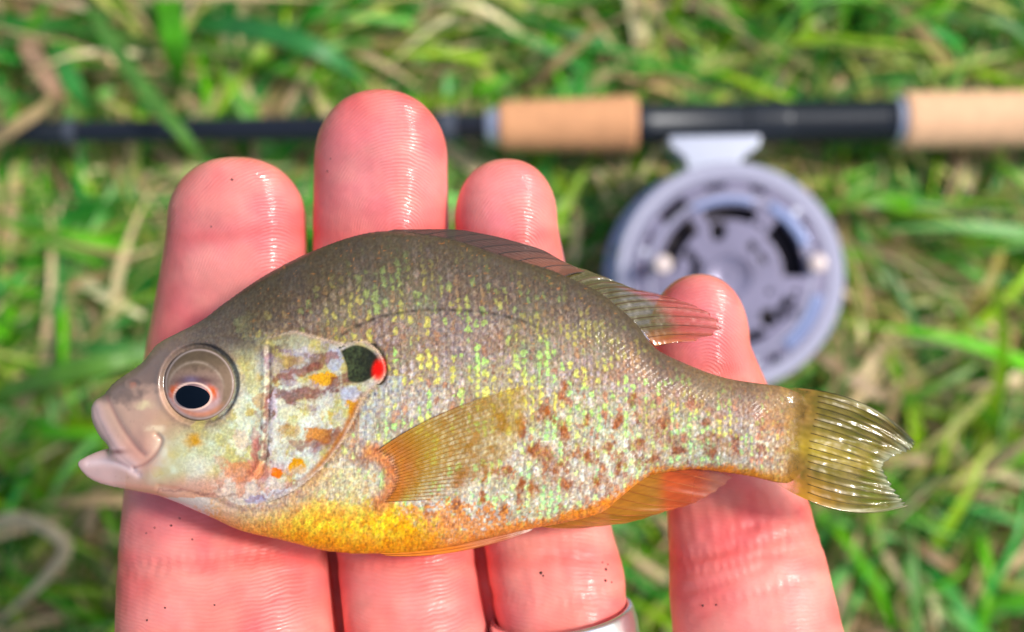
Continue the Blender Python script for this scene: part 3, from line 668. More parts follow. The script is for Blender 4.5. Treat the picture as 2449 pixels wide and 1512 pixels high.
# ------------------------------------------------------------------ the fish
Z0 = 3.0
OUT = [(221, 978), (229, 958), (252, 942), (278, 913), (343, 867), (381, 822), (437, 791), (487, 765), (540, 725), (600, 682), (660, 645), (740, 605), (820, 574), (880, 558), (940, 553),
       (1010, 560), (1094, 576), (1204, 612), (1300, 640), (1351, 660), (1434, 700), (1477, 734), (1521, 773), (1566, 832), (1649, 874), (1735, 904), (1821, 918), (1870, 925), (1915, 945), (1938, 985), (1942, 1050), (1925, 1110), (1895, 1150), (1860, 1154), (1800, 1140),
       (1735, 1130), (1650, 1122), (1563, 1134), (1529, 1150), (1477, 1193), (1434, 1226), (1350, 1248), (1268, 1263), (1143, 1290), (1050, 1310), (940, 1322), (860, 1322), (798, 1317), (760, 1311), (684, 1291), (582, 1268), (517, 1239), (457, 1213), (388, 1186), (312, 1171), (248, 1158),
       (210, 1140), (190, 1118), (189, 1103), (221, 1085), (252, 1074), (270, 1074), (262, 1062), (240, 1040), (224, 1008)]
ol = catmull(np.array(OUT, float), 6); poly = P(ol[:, 0], ol[:, 1], Z0)[:, :2]
def sdf(px, py):
    """signed distance, positive inside"""
    A = poly; B = np.roll(poly, -1, 0); out = np.empty(len(px))
    for c0 in range(0, len(px), 4000):
        x = px[c0:c0+4000, None]; y = py[c0:c0+4000, None]
        dx, dy = (B-A)[None, :, 0], (B-A)[None, :, 1]
        t_ = np.clip(((x-A[None, :, 0])*dx+(y-A[None, :, 1])*dy)/(dx*dx+dy*dy+1e-12), 0, 1)
        d = np.sqrt(np.min((x-A[None, :, 0]-t_*dx)**2+(y-A[None, :, 1]-t_*dy)**2, 1))
        cr_ = ((A[None, :, 1] > y) != (B[None, :, 1] > y)) & (x < dx*(y-A[None, :, 1])/np.where(dy == 0, 1e-12, dy)+A[None, :, 0])
        ins = (cr_.sum(1) % 2) == 1; out[c0:c0+4000] = np.where(ins, d, -d)
    return out
hC = 0.6; x0, x1 = poly[:, 0].min()-1.2, poly[:, 0].max()+1.2; y0, y1 = poly[:, 1].min()-1.2, poly[:, 1].max()+1.2
xc = np.arange(x0, x1+hC, hC); yc = np.arange(y0, y1+hC, hC); XC, YC = np.meshgrid(xc, yc)
SD = sdf(XC.ravel(), YC.ravel()).reshape(XC.shape)
ins = SD > 0; Uc = np.zeros(XC.shape); src = np.ones(XC.shape)*hC*hC/4
for it in range(2500):
    nb_ = np.zeros_like(Uc); nb_[1:-1, 1:-1] = (Uc[:-2, 1:-1]+Uc[2:, 1:-1]+Uc[1:-1, :-2]+Uc[1:-1, 2:])/4+src[1:-1, 1:-1]; Uc = np.where(ins, nb_, 0)
hF = 0.15
xf = np.arange(x0, x1, hF); yf = np.arange(y0, y1, hF); XF, YF = np.meshgrid(xf, yf); shp = XF.shape
def bil(Gd, x, y, ox, oy, h):
    fx = np.clip((x-ox)/h, 0, Gd.shape[1]-1.001); fy = np.clip((y-oy)/h, 0, Gd.shape[0]-1.001); ix = fx.astype(int); iy = fy.astype(int); fx -= ix; fy -= iy
    return (Gd[iy, ix]*(1-fx)+Gd[iy, ix+1]*fx)*(1-fy)+(Gd[iy+1, ix]*(1-fx)+Gd[iy+1, ix+1]*fx)*fy
SF = bil(SD, XF, YF, x0, y0, hC)
nr = np.abs(SF) < 1.3
SF[nr] = sdf(XF[nr], YF[nr]); insF = SF > 0
UF = np.where(insF, bil(Uc, XF, YF, x0, y0, hC), 0)
for it in range(260):
    nb_ = np.zeros_like(UF); nb_[1:-1, 1:-1] = (UF[:-2, 1:-1]+UF[2:, 1:-1]+UF[1:-1, :-2]+UF[1:-1, 2:])/4+hF*hF/4; UF = np.where(insF, nb_, 0)
# snap outside neighbours of the body onto the outline
gy, gx = np.gradient(SF, hF); gl = np.hypot(gx, gy)+1e-9
need = np.zeros(shp, bool)
cellin = insF[:-1, :-1] | insF[1:, :-1] | insF[:-1, 1:] | insF[1:, 1:]
need[:-1, :-1] |= cellin; need[1:, :-1] |= cellin; need[:-1, 1:] |= cellin; need[1:, 1:] |= cellin
bd = need & ~insF
XS = XF.copy(); YS = YF.copy()
XS[bd] -= (SF*gx/gl**2)[bd]; YS[bd] -= (SF*gy/gl**2)[bd]
for _ in range(2):
    d2 = sdf(XS[bd], YS[bd]); XS[bd] -= d2*(gx/gl)[bd]; YS[bd] -= d2*(gy/gl)[bd]
TH = np.sqrt(2*np.maximum(UF, 0))
TH = TH*0.44; TH = 9.2*np.tanh(TH/9.2*1.05)
_U0 = XF*K/(D-Z0)+CX; TH = TH*(1-0.72*sstep(1780, 1935, _U0))
ZFm = Z0+TH
s_ = K/(D-ZFm); UU = XS*s_+CX; VV = CY-YS*s_

def dist_path(pts, Uq, Vq, closed=False, n_=8, ret_side=False):
    p_ = catmull(np.array(pts, float), n_, closed); best = np.full(Uq.shape, 1e9); side = np.zeros(Uq.shape)
    for a_ in range(len(p_)-1):
        A, B = p_[a_], p_[a_+1]; dx, dy = B-A; t_ = np.clip(((Uq-A[0])*dx+(Vq-A[1])*dy)/(dx*dx+dy*dy+1e-9), 0, 1)
        ex, ey = Uq-A[0]-t_*dx, Vq-A[1]-t_*dy; d = np.hypot(ex, ey); m__ = d < best
        best = np.where(m__, d, best)
        if ret_side: side = np.where(m__, np.sign(dx*ey-dy*ex), side)
    return (best, side) if ret_side else best
def inpoly(pts, Uq, Vq):
    p_ = catmull(np.array(pts, float), 6, True); c = np.zeros(Uq.shape, bool)
    A = p_; B = np.roll(p_, -1, 0)
    for a_ in range(len(A)):
        if A[a_, 1] == B[a_, 1]: continue
        c ^= ((A[a_, 1] > Vq) != (B[a_, 1] > Vq)) & (Uq < (B[a_, 0]-A[a_, 0])*(Vq-A[a_, 1])/(B[a_, 1]-A[a_, 1])+A[a_, 0])
    return c
inside_d = np.maximum(SF, 0)*16.8        # distance to the outline in photo units
# gill cover: rear edge path from the top of the head round the ear flap down to the throat
GILL = [(640, 806), (700, 792), (760, 806), (820, 820), (868, 815), (905, 840), (921, 880), (915, 908), (885, 935), (862, 965), (845, 1005), (815, 1060), (770, 1118), (715, 1165), (655, 1196), (600, 1206), (556, 1202)]
HEADP = GILL+[(500, 1160), (400, 1100), (330, 950), (400, 860), (520, 815)]
gpath_d = dist_path(GILL, UU, VV); ginp = inpoly(HEADP, UU, VV)
front_head = UU < 640
gill_in = ginp | ((UU < 480) & (VV < 1190)) | ((UU < 600) & (VV > 830) & (VV < 1190))
relief = np.zeros(shp)
step_ = 0.55*np.where(gill_in, np.exp(-gpath_d/60), 0)*sstep(600, 700, UU)
relief += step_ - 0.28*np.where(~gill_in, np.exp(-(gpath_d/9)**2), 0)*sstep(590, 680, UU)
# pre-opercle groove and ridge
POP = [(640, 830), (642, 900), (640, 980), (638, 1050), (630, 1110), (600, 1150), (540, 1170)]
pd_, ps_ = dist_path(POP, UU, VV, ret_side=True)
relief += 0.22*np.exp(-((pd_-9)/7)**2)*(ps_ > 0) - 0.25*np.exp(-(pd_/5)**2)
POP2 = [(600, 1010), (590, 1060), (560, 1105), (510, 1120)]
relief -= 0.12*np.exp(-(dist_path(POP2, UU, VV)/6)**2)
# brow and orbit
ed = np.hypot((UU-477)/90, (VV-918)/92)
relief += 0.22*np.exp(-((ed-1.06)/0.12)**2) - 0.75*np.where(ed < 1.0, 1, np.exp(-((ed-1)/0.05)**2))
# lips and jaw bones
LIP = [(228, 975), (240, 1010), (262, 1050), (290, 1090), (318, 1115)]
relief += 0.28*np.exp(-((dist_path(LIP, UU, VV)-5)/16)**2)
LIP2 = [(256, 950), (285, 1010), (315, 1055), (345, 1085)]
relief -= 0.16*np.exp(-(dist_path(LIP2, UU, VV)/9)**2)
JAW = [(320, 1120), (345, 1110), (372, 1085), (385, 1055), (375, 1040)]
relief -= 0.3*np.exp(-(dist_path(JAW, UU, VV)/6)**2)
relief += 0.35*np.exp(-(((UU-352)/24)**2+((VV-1062)/32)**2))
JAW2 = [(210, 1108), (250, 1105), (290, 1112), (330, 1135)]
relief -= 0.2*np.exp(-(dist_path(JAW2, UU, VV)/8)**2)
NOS = np.hypot((UU-318)/13, (VV-918)/9); relief -= 0.12*np.exp(-NOS**2); relief += 0.07*np.exp(-((NOS-1.5)/0.4)**2)
THR = [(380, 1165), (480, 1185), (580, 1222), (680, 1215), (780, 1150)]
relief -= 0.18*np.exp(-(dist_path(THR, UU, VV)/7)**2)
relief += 0.3*(fbm(UU, VV, 60, 60)-0.5)*np.where(gill_in, 1, 0.4)

# ---- scales: overlapping discs on a lattice that follows the body
ub = np.array([500, 700, 900, 1100, 1300, 1500, 1700, 1900.]); mid = np.array([960, 925, 905, 905, 935, 985, 1025, 1045.]); pit = np.array([25, 25, 25, 24, 22.5, 20, 17, 14.5])
pc = np.interp(UU, ub, pit)*0.86; md_ = np.interp(UU, ub, mid)
ug = np.linspace(0, 2448, 2449); cum = np.cumsum(1/np.interp(ug, ub, pit*0.82)); col_c = np.interp(UU, ug, cum)
bend = 0.00040*(VV-md_)**2/pc*0.5
row_c = (VV-md_)/pc
cc = col_c+bend
best_i = np.full(shp, -1, int); best_j = np.zeros(shp, int); loc_r = np.ones(shp); loc_a = np.zeros(shp)
found = np.zeros(shp, bool)
ic = np.floor(cc*2).astype(int)     # half columns
for di in range(-2, 3):
    i_ = ic+di
    off = (i_ % 2)*0.5
    j_ = np.round(row_c-off).astype(int)
    dx = cc-i_*0.5; dy = row_c-off-j_
    jx = (_h(i_, j_, 5)-0.5)*0.10
    r_ = np.hypot((dx-jx)/0.72, dy/0.58)
    ok = (~found) & (r_ < 1.0) & (dx > -0.55)
    best_i = np.where(ok, i_, best_i); best_j = np.where(ok, j_, best_j); loc_r = np.where(ok, r_, loc_r); loc_a = np.where(ok, dx, loc_a); found |= ok
bsoft = np.where(gill_in, sstep(14, 0, gpath_d)*0, 1.0)*sstep(1925, 1900, UU)*np.where(VV < 806, sstep(470, 640, UU+30*(fbm(UU, VV, 30, 99)-0.5)), sstep(540, 600, UU))
body_reg = bsoft > 0.02
body_reg = bsoft
brf = body_reg*sstep(0, 14, inside_d)
scale_h = 0.10*np.clip(loc_a+0.4, 0, 1)*sstep(1.0, 0.86, loc_r)
relief += brf*scale_h*np.interp(UU, [600, 1400, 1900], [1, 1, .7])
edge_f = sstep(0.05, 0.9, TH/1.5)
relief *= edge_f

# ---- paint
h1 = _h(best_i, best_j, 11); h2 = _h(best_i, best_j, 12); h3 = _h(best_i, best_j, 13)
def rnd(a_): return s2l(a_)
dv = (VV-np.interp(UU, [450, 560, 700, 880, 1000, 1200, 1350, 1500, 1566, 1700, 1900], [785, 715, 622, 556, 548, 600, 655, 745, 835, 895, 925]))   # depth below the back line
bv = (np.interp(UU, [300, 457, 582, 760, 900, 1143, 1350, 1477, 1563, 1735, 1900], [1170, 1213, 1268, 1311, 1325, 1292, 1248, 1193, 1134, 1128, 1160])-VV)
fr = dv/np.maximum(dv+bv, 40)
back = rnd((84, 72, 60)); flank = rnd((146, 134, 120)); low = rnd((206, 194, 180))
base = mix(np.broadcast_to(back, shp+(3,)), flank, sstep(0.12, 0.50, fr+0.06*(fbm(UU, VV, 70, 1)-0.5)))
base = mix(base, low, sstep(0.5, 0.85, fr)*sstep(1750, 1500, UU))
tailb = rnd((150, 116, 92)); base = mix(base, tailb, 0.75*sstep(1500, 1760, UU))
# scale colours
yg = rnd((206, 206, 92)); lil = rnd((184, 158, 170)); mint = rnd((168, 216, 158)); brn = rnd((116, 86, 66)); pk = rnd((200, 156, 144)); wh = rnd((226, 222, 214))
stripe = 0.5+0.5*np.sin(best_i*math.pi*0.5+0.7*h3)         # alternate columns light and dark
band = vn(UU, VV, 110, 71)
rowp = (best_j+(best_i//2)) % 2 == 0
py = np.where(rowp, 0.50, 0.12)+0.3*(band-0.5); pm = py+np.where(rowp, 0.16, 0.06); pl_ = pm+np.where(rowp, 0.14, 0.50)
sc_ = np.where((h1 < py)[..., None], yg, np.where((h1 < pm)[..., None], mint, np.where((h1 < pl_)[..., None], lil, np.where((h1 < pl_+0.12)[..., None], brn, pk))))
sc_ = sc_*(1+0.25*sstep(0.4, 0.7, fr))[..., None]
sc_ = sc_*(0.75+0.5*h2)[..., None]
centre = np.exp(-(((loc_a-0.18)/0.33)**2))*sstep(1.0, 0.7, loc_r)
amt = sstep(0.10, 0.40, fr)*0.78*(0.35+0.65*centre)
amt = amt*np.interp(UU, [560, 900, 1500, 1750, 1900], [.9, 1, .95, .7, .4])
amt = np.maximum(amt, 0.30*(h2 > 0.55)*centre)
# soft, organic blotches that follow the scale lattice, broken up by a fine dither that paints in platelet sparkle
dz1 = vn(UU*1.5, VV, 4.2, 501); dz2 = vn(UU*1.6, VV, 3.8, 502); dz3 = vn(UU*1.4, VV, 4.5, 503)
ccw = cc*1.9*0.82/0.95+0.62*(vn(UU, VV, 15, 521)-0.5)+0.5*(vn(UU, VV, 6, 523)-0.5); rww = row_c*0.84+0.62*(vn(UU, VV, 17, 522)-0.5)+0.4*(vn(UU, VV, 7, 524)-0.5)
hi_ = np.round(ccw*0.62).astype(int); hdx = ccw*0.62-hi_; ho = (hi_ % 2)*0.5; hj = np.round(rww-ho).astype(int); hdy = rww-ho-hj
q1 = _h(hi_, hj, 531); q2 = _h(hi_, hj, 532); q3 = _h(hi_, hj, 533)
core = np.exp(-(hdx/(0.26+0.12*q3))**2-(hdy/(0.36+0.14*q2))**2)
patch = vn(UU, VV, 90, 534); patch2 = vn(UU*0.6, VV*1.6, 60, 535)
dth = 0.55*vn(UU*1.6, VV, 3.6, 536)+0.45*vn(UU*1.5, VV, 6.5, 537)
ygv = mix(rnd((206, 196, 104)), rnd((170, 208, 120)), sstep(0.35, 0.65, vn(UU, VV, 60, 515))); ygv = mix(ygv, rnd((168, 222, 170)), sstep(0.5, 0.8, fr)*0.5)
lilv = mix(rnd((176, 150, 152)), rnd((216, 208, 202)), sstep(0.30, 0.7, fr)*0.8)
pkv = mix(rnd((170, 124, 104)), rnd((204, 140, 120)), sstep(1350, 1800, UU))
lumf = np.interp(fr, [0, .1, .2, .32, .5, 1], [.42, .50, .66, .86, 1.02, 1.10])[..., None]; ygv = ygv*lumf; lilv = lilv*lumf; pkv = pkv*lumf
k0 = np.interp(fr-0.08*sstep(1000, 640, UU), [0, .07, .16, .28, .42, 1], [.0, .12, .40, .80, .95, .95])*np.interp(UU, [560, 640, 1500, 1750, 1900], [.7, 1, 1, .8, .55])
isy = q1 < 0.36+0.6*(patch-0.5)+0.10*(hj % 2 == 0)
cls = np.where(isy[..., None], ygv, np.where((q2 < 0.72)[..., None], lilv, pkv))
gap_c = mix(lilv*0.94, pkv*0.84, sstep(0.4, 0.7, patch2)*0.6); gap_c = mix(gap_c, ygv*0.75, 0.3*sstep(0.4, 0.7, patch)); gap_c = gap_c*(0.75+0.5*dth)[..., None]
amp = core*(0.45+0.85*_h(hi_, hj, 538))
base = mix(base, gap_c, body_reg*k0*0.75)
base = mix(base, cls*(1.0+0.22*q3)[..., None], body_reg*k0*sstep(-0.16, 0.20, amp-0.10-0.52*dth))
base = mix(base, np.minimum(cls*1.3+0.04, 0.9), body_reg*k0*0.6*sstep(0.0, 0.2, amp-0.45-0.3*dth))
base = mix(base, rnd((160, 138, 88)), body_reg*0.32*sstep(0.06, 0.24, fr)*sstep(0.4, 0.22, fr)*sstep(0.0, 0.3, amp-0.3*dth-0.2))
centre = np.exp(-(((loc_a-0.18)/0.33)**2))*sstep(1.0, 0.7, loc_r)
# dark lines at the scale margins, stronger towards the back
base = mix(base, rnd((58, 50, 46)), 0.20*sstep(0.80, 1.0, loc_r)*body_reg*np.interp(fr, [0, .3, .6, 1], [.8, .8, .5, .3]))
base = mix(base, wh, 0.10*body_reg*sstep(0.38, 0.6, fr)*sstep(0.5, 0.9, h3)*sstep(1750, 1500, UU)*centre)
# faint dark vertical bars
bars = sstep(0.55, 0.9, 0.5+0.5*np.sin((UU-0.25*VV+30*fbm(UU, VV, 80, 9))/27))
base = mix(base, rnd((88, 74, 86)), 0.10*bars*body_reg*sstep(0.7, 0.3, fr))
# rust flecks on the flank
SPOTS = [(1245, 1020, 13, 24), (1285, 1080, 26, 16), (1312, 1090, 14, 22), (1345, 940, 9, 20), (1350, 1030, 12, 16), (1100, 1140, 14, 20), (1185, 1130, 13, 10), (1215, 1125, 12, 12), (1330, 1120, 14, 20), (1245, 1168, 8, 20), (1275, 1165, 12, 20),
         (1095, 1205, 12, 16), (1022, 1215, 10, 12), (1355, 1155, 18, 10), (1405, 1090, 12, 16), (1380, 1080, 8, 14), (1160, 1130, 6, 22), (1300, 985, 12, 14), (1195, 1010, 12, 20), (1475, 1010, 12, 12), (1530, 1060, 13, 10), (1430, 1150, 12, 12), (1480, 1120, 10, 12),
         (1590, 1010, 10, 12), (1620, 1075, 14, 10), (1560, 1100, 12, 8), (1690, 1010, 12, 10), (1700, 1080, 16, 10), (1760, 1050, 12, 10), (1400, 1010, 9, 12), (1455, 1065, 12, 12), (1120, 1070, 10, 12), (1510, 960, 8, 12), (1650, 960, 8, 8), (1150, 1190, 8, 12), (1205, 1215, 8, 10)]
spm = np.zeros(shp); wob = 16*(fbm(UU, VV, 16, 77)-0.5); wob2 = 18*(fbm(UU, VV, 16, 78)-0.5)
for u_, v_, a_, b_ in SPOTS:
    spm = np.maximum(spm, np.exp(-(((UU+wob*1.6-u_)/(a_*1.15))**2+((VV+wob2*1.6-v_)/(b_*1.3))**2)**1.4)*(0.75+0.5*vn(UU, VV, 5, 79)))
scat = sstep(0.80, 0.93, _h(best_i//2, best_j//2, 91)) * sstep(0.45, 0.6, fr)*sstep(1150, 1300, UU)
spm = np.maximum(spm, 0.55*scat*sstep(1.0, 0.8, loc_r))
spm = np.clip(spm*1.35, 0, 1)
base = mix(base, mix(rnd((160, 80, 18)), rnd((134, 66, 40)), sstep(1350, 1700, UU)), 0.92*spm*body_reg*(0.7+0.3*h2))
mot = sstep(0.5, 0.66, fbm(UU*0.8, VV*1.3, 34, 83))*sstep(1400, 1620, UU)*sstep(0.15, 0.4, fr); base = mix(base, rnd((160, 96, 72)), 0.55*mot*body_reg)
# orange flush low down and golden breast
om = sstep(np.interp(UU, [600, 900, 1200, 1400], [40, 54, 34, 24]), 6, bv+26*(fbm(UU, VV, 30, 88)-0.5)+14*(vn(UU, VV, 4, 89)-0.5))*sstep(600, 720, UU)*sstep(1930, 1800, UU)
base = mix(base, rnd((226, 130, 22)), 0.9*om*body_reg)
om2 = np.exp(-(((UU-1040)/210)**2+((VV-1250)/52)**2)); base = mix(base, rnd((226, 138, 62)), body_reg*0.8*sstep(-0.15, 0.15, om2*0.9-vn(UU, VV, 6, 92)))
gold = sstep(0.20, 0.85, 1.2*np.exp(-(((UU-790)/300)**4+((VV-1272)/84)**4)) + 0.55*(fbm(UU, VV, 60, 90)-0.5) + 0.3*(h3-0.5) - 0.55*sstep(820, 1080, UU)*sstep(20, 100, bv)+0.35*(vn(UU, VV, 5, 93)-0.5))
gold = gold*((~gill_in) & (VV > 1130))*sstep(1180, 980, UU)
gcol = mix(rnd((246, 176, 0)), rnd((244, 206, 30)), (h1 > 0.5)*1.0); gcol = gcol*(0.8+0.4*h2)[..., None]; gcol = mix(gcol, rnd((214, 128, 10)), sstep(0.8, 1.0, loc_r)*0.5)
gcol = mix(gcol, rnd((232, 140, 10)), sstep(60, 12, bv)*0.8)
base = mix(base, gcol, gold*0.95)
# lateral line
LAT = [(800, 812), (850, 782), (910, 758), (980, 745), (1060, 741), (1160, 748), (1240, 765), (1320, 800), (1400, 850)]
ld = dist_path(LAT, UU, VV); ls = 0.5+0.5*np.sin(UU/5.2)
base = mix(base, rnd((52, 46, 42)), 0.8*np.exp(-(ld/4.2)**2)*(0.45+0.55*ls)*sstep(1420, 1220, UU))
# chest skin between gill cover and breast
ch = np.exp(-((gpath_d/45)**2))*(~gill_in)*(VV > 950); base = mix(base, rnd((206, 168, 138)), 0.85*ch*(VV > 1120)+0.35*ch)
ch2 = np.exp(-((((UU-835)/70)**2+((VV-1165)/50)**2)))*(~gill_in); base = mix(base, rnd((214, 196, 150)), 0.8*ch2)
ch3 = ((UU > 860) & (UU < 960) & (VV < 1100) & (VV > 900))*np.exp(-((gpath_d-20)/40)**2)*(~gill_in); base = mix(base, rnd((172, 180, 200)), 0.55*ch3)
# ---- head
hd = sstep(-12, 12, np.where(gill_in, gpath_d, -gpath_d)); hd = np.maximum(hd, np.where((VV < 830) & (UU < 660), 1-sstep(470, 640, UU), 0)); hd = np.where((UU < 610) & (VV < 860) & (VV > 700), np.minimum(hd, 1-sstep(480, 640, UU)*sstep(850, 800, VV)), hd)
nape = rnd((104, 92, 82)); cheek = rnd((194, 194, 144)); snout = mix(rnd((134, 112, 100)), rnd((196, 160, 138)), sstep(0.35, 0.65, 0.55*fbm(UU, VV, 28, 171)+0.55*sstep(900, 1010, VV+0.2*UU-60))); lip = rnd((212, 178, 172))
head = np.broadcast_to(cheek, shp+(3,)).copy()
head = mix(head, rnd((214, 226, 196)), sstep(0.42, 0.7, fbm(UU, VV, 46, 101)))
head = mix(head, rnd((150, 124, 100)), 0.85*np.exp(-((ed-1.06)/0.20)**2))
head = mix(head, rnd((206, 168, 62)), 0.8*sstep(0.60, 0.72, fbm(UU, VV, 22, 131))*sstep(560, 620, UU))
head = mix(head, rnd((140, 92, 88)), 0.6*sstep(0.62, 0.74, fbm(UU, VV, 26, 137))*sstep(540, 620, UU))
head = mix(head, rnd((204, 192, 104)), 0.6*sstep(0.5, 0.7, fbm(UU, VV, 34, 103)))
head = mix(head, rnd((158, 146, 112)), 0.75*sstep(960, 850, VV+30*(fbm(UU, VV, 40, 141)-0.5))*sstep(560, 640, UU))
head = mix(head, rnd((120, 84, 86)), 0.75*sstep(0.50, 0.62, fbm(UU*0.7, VV*1.4, 44, 143))*sstep(600, 660, UU)*sstep(1120, 1000, VV))
head = mix(head, rnd((226, 230, 220)), 0.4*sstep(0.55, 0.68, fbm(UU*0.8, VV, 36, 145))*sstep(580, 640, UU))
head = mix(head, nape, sstep(0.36, 0.16, fr+0.05*(fbm(UU, VV, 40, 105)-0.5)))
head = mix(head, snout, sstep(440, 350, UU+0.25*(VV-1000)+30*(fbm(UU, VV, 30, 107)-0.5)))
head = mix(head, rnd((214, 150, 126)), 0.85*sstep(1110, 1160, VV+0.13*(UU-500)+14*(fbm(UU, VV, 40, 109)-0.5))*(UU < 700))
head = mix(head, rnd((214, 154, 134)), 0.8*np.exp(-(((UU-330)/60)**2+((VV-1085)/50)**2)))
head = mix(head, lip, 0.75*np.exp(-((dist_path(LIP, UU, VV)-4)/15)**2))
head = mix(head, rnd((214, 176, 168)), 0.9*((VV > 1068) & (UU < 300))*sstep(330, 250, UU))
head = mix(head, rnd((150, 104, 96)), 0.5*np.exp(-(dist_path(LIP2, UU, VV)/5)**2))
head = mix(head, rnd((232, 206, 204)), 0.7*np.exp(-(dist_path(JAW2, UU, VV)/10)**2))
head = mix(head, rnd((198, 150, 120)), 0.7*np.exp(-(((UU-400)/50)**2+((VV-1010)/40)**2)))
head = mix(head, rnd((146, 96, 86)), 0.5*np.exp(-(dist_path(JAW, UU, VV)/4)**2))
dh = 0.5*vn(UU*1.3, VV, 4.0, 161)+0.5*vn(UU, VV, 8, 162)
opm = sstep(600, 660, UU)*sstep(0.0, 0.1, fr)
head = mix(head, rnd((206, 190, 96)), 0.55*opm*sstep(0.10, 0.30, vn(UU, VV, 26, 163)-0.5*dh-0.05))
head = mix(head, rnd((198, 178, 206)), 0.3*opm*sstep(0.16, 0.36, vn(UU, VV, 30, 164)-0.5*dh))
head = mix(head, rnd((232, 240, 224)), 0.45*sstep(480, 560, UU)*sstep(900, 1000, VV)*sstep(0.16, 0.36, vn(UU, VV, 24, 165)-0.5*dh))
for u_, v_, a_, b_, c1, al in [(345, 970, 20, 10, (222, 206, 158), .8), (372, 1025, 22, 9, (228, 206, 170), .8), (465, 1055, 21, 19, (204, 150, 34), 1), (528, 1105, 17, 12, (196, 150, 100), .8), (575, 1050, 20, 26, (214, 176, 150), .5),
        (713, 1115, 21, 19, (230, 160, 0), 1), (662, 1130, 14, 12, (236, 120, 20), 1), (760, 1040, 36, 20, (200, 124, 30), .9), (690, 1030, 26, 16, (196, 150, 70), .6), (625, 960, 20, 22, (188, 130, 60), .6),
        (775, 905, 38, 13, (226, 164, 20), .95), (700, 862, 30, 14, (176, 140, 80), .6), (850, 975, 18, 24, (226, 160, 0), .95), (808, 1050, 12, 30, (170, 98, 60), .5), (600, 780, 40, 34, (150, 156, 112), .75), (700, 815, 45, 18, (176, 172, 138), .7),
        (690, 1180, 60, 12, (206, 206, 216), .6), (610, 1195, 30, 8, (170, 180, 220), .7), (740, 1130, 40, 20, (206, 210, 196), .5), (610, 1060, 12, 40, (190, 120, 120), .5), (590, 1125, 60, 26, (222, 134, 84), .75), (800, 860, 20, 30, (176, 186, 216), .6), (840, 940, 30, 16, (192, 196, 216), .6),
        (560, 905, 26, 30, (190, 186, 160), .5), (480, 1110, 50, 22, (226, 222, 206), .5), (318, 918, 16, 10, (130, 96, 80), .4), (318, 925, 8, 5, (180, 120, 96), .8)]:
    g_ = np.exp(-(((UU+wob*1.2-u_)/a_)**2+((VV+wob2*1.2-v_)/b_)**2)**1.5); head = mix(head, rnd(c1), al*(sstep(-0.05, 0.35, g_-0.5*dh) if u_ > 500 else g_))
# plum dashes across the cheek and the red-brown bony groove
for path, wd, c1, al in [([(655, 940), (720, 945), (780, 930), (830, 905)], 14, (120, 44, 52), .95), ([(660, 905), (740, 880), (800, 850)], 11, (140, 74, 58), .9), ([(700, 1060), (760, 1062), (815, 1035)], 13, (150, 82, 56), .85),
        ([(640, 925), (641, 980), (640, 1050), (636, 1100)], 10, (118, 56, 52), 1), ([(652, 930), (654, 1000), (650, 1080)], 5, (226, 206, 216), .9), ([(640, 850), (642, 890)], 9, (128, 78, 100), .8), ([(650, 800), (690, 812), (640, 840)], 6, (104, 78, 66), .6),
        ([(615, 1050), (610, 1100), (596, 1130)], 10, (206, 104, 84), .8), ([(640, 1110), (628, 1150), (610, 1185)], 7, (150, 96, 110), .5), ([(380, 1180), (450, 1176), (560, 1190), (640, 1190), (720, 1150)], 4, (150, 96, 84), .6)]:
    m_h = np.exp(-(dist_path(path, UU+wob*1.8, VV+wob2*1.8)/(wd*1.15))**2)*(0.55+0.75*vn(UU, VV, 24, 166)); head = mix(head, rnd(c1)*(0.6+0.6*vn(UU, VV, 7, 167))[..., None], 0.8*al*sstep(-0.15, 0.55, m_h-0.62*dh))
head = mix(head, rnd((120, 70, 62)), 0.8*np.exp(-(((UU-282)/22)**2+((VV-1080)/7)**2)))
# margins of the cover
head = mix(head, rnd((214, 182, 160)), 0.8*np.exp(-(gpath_d/6)**2)*sstep(600, 680, UU))
head = mix(head, rnd((188, 112, 30)), 0.9*np.exp(-((gpath_d-8)/8)**2)*sstep(930, 980, VV)*sstep(1180, 1110, VV)*sstep(600, 700, UU))
# ear flap
FLAP = [(812, 838), (850, 822), (885, 832), (906, 855), (908, 885), (890, 906), (862, 918), (832, 912), (826, 876)]
fm = inpoly(FLAP, UU+wob*.7, VV+wob2*.7); fdist = dist_path(FLAP+[FLAP[0]], UU, VV)
fmask = np.where(fm, sstep(0, 6, fdist), 0)
fcol = mix(rnd((36, 38, 30)), rnd((92, 104, 62)), 0.55*vn(UU, VV, 5, 120)*sstep(900, 840, UU))
head = mix(head, fcol, fmask)
redm = np.exp(-(((UU-906+0.12*(VV-885))/16)**2+((VV-884)/26)**2)**2.5)
base = mix(base, head, hd)
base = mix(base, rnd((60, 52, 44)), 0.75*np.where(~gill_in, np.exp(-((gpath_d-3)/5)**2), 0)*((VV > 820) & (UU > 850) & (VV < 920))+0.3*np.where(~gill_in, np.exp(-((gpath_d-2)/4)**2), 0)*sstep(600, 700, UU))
# pectoral fin root
PB = [(885, 1082), (912, 1092), (934, 1120), (940, 1152), (928, 1184), (910, 1204)]
pdst = dist_path(PB, UU, VV); base = mix(base, rnd((216, 128, 74)), 0.9*np.exp(-(pdst/23)**3)); relief += 0.4*np.exp(-(pdst/24)**2)
base = mix(base, rnd((150, 84, 60)), 0.6*np.exp(-(((UU-862)/16)**2+((VV-1102)/16)**2)))
# peduncle end
pe = sstep(1800, 1935, UU+60*(fbm(UU, VV, 24, 130)-0.5)); base = mix(base, mix(rnd((164, 124, 60)), rnd((120, 106, 22)), sstep(1885, 1935, UU)), 0.9*pe)
base = mix(base, rnd((206, 140, 40)), 0.7*sstep(36, 8, bv)*sstep(1700, 1800, UU))
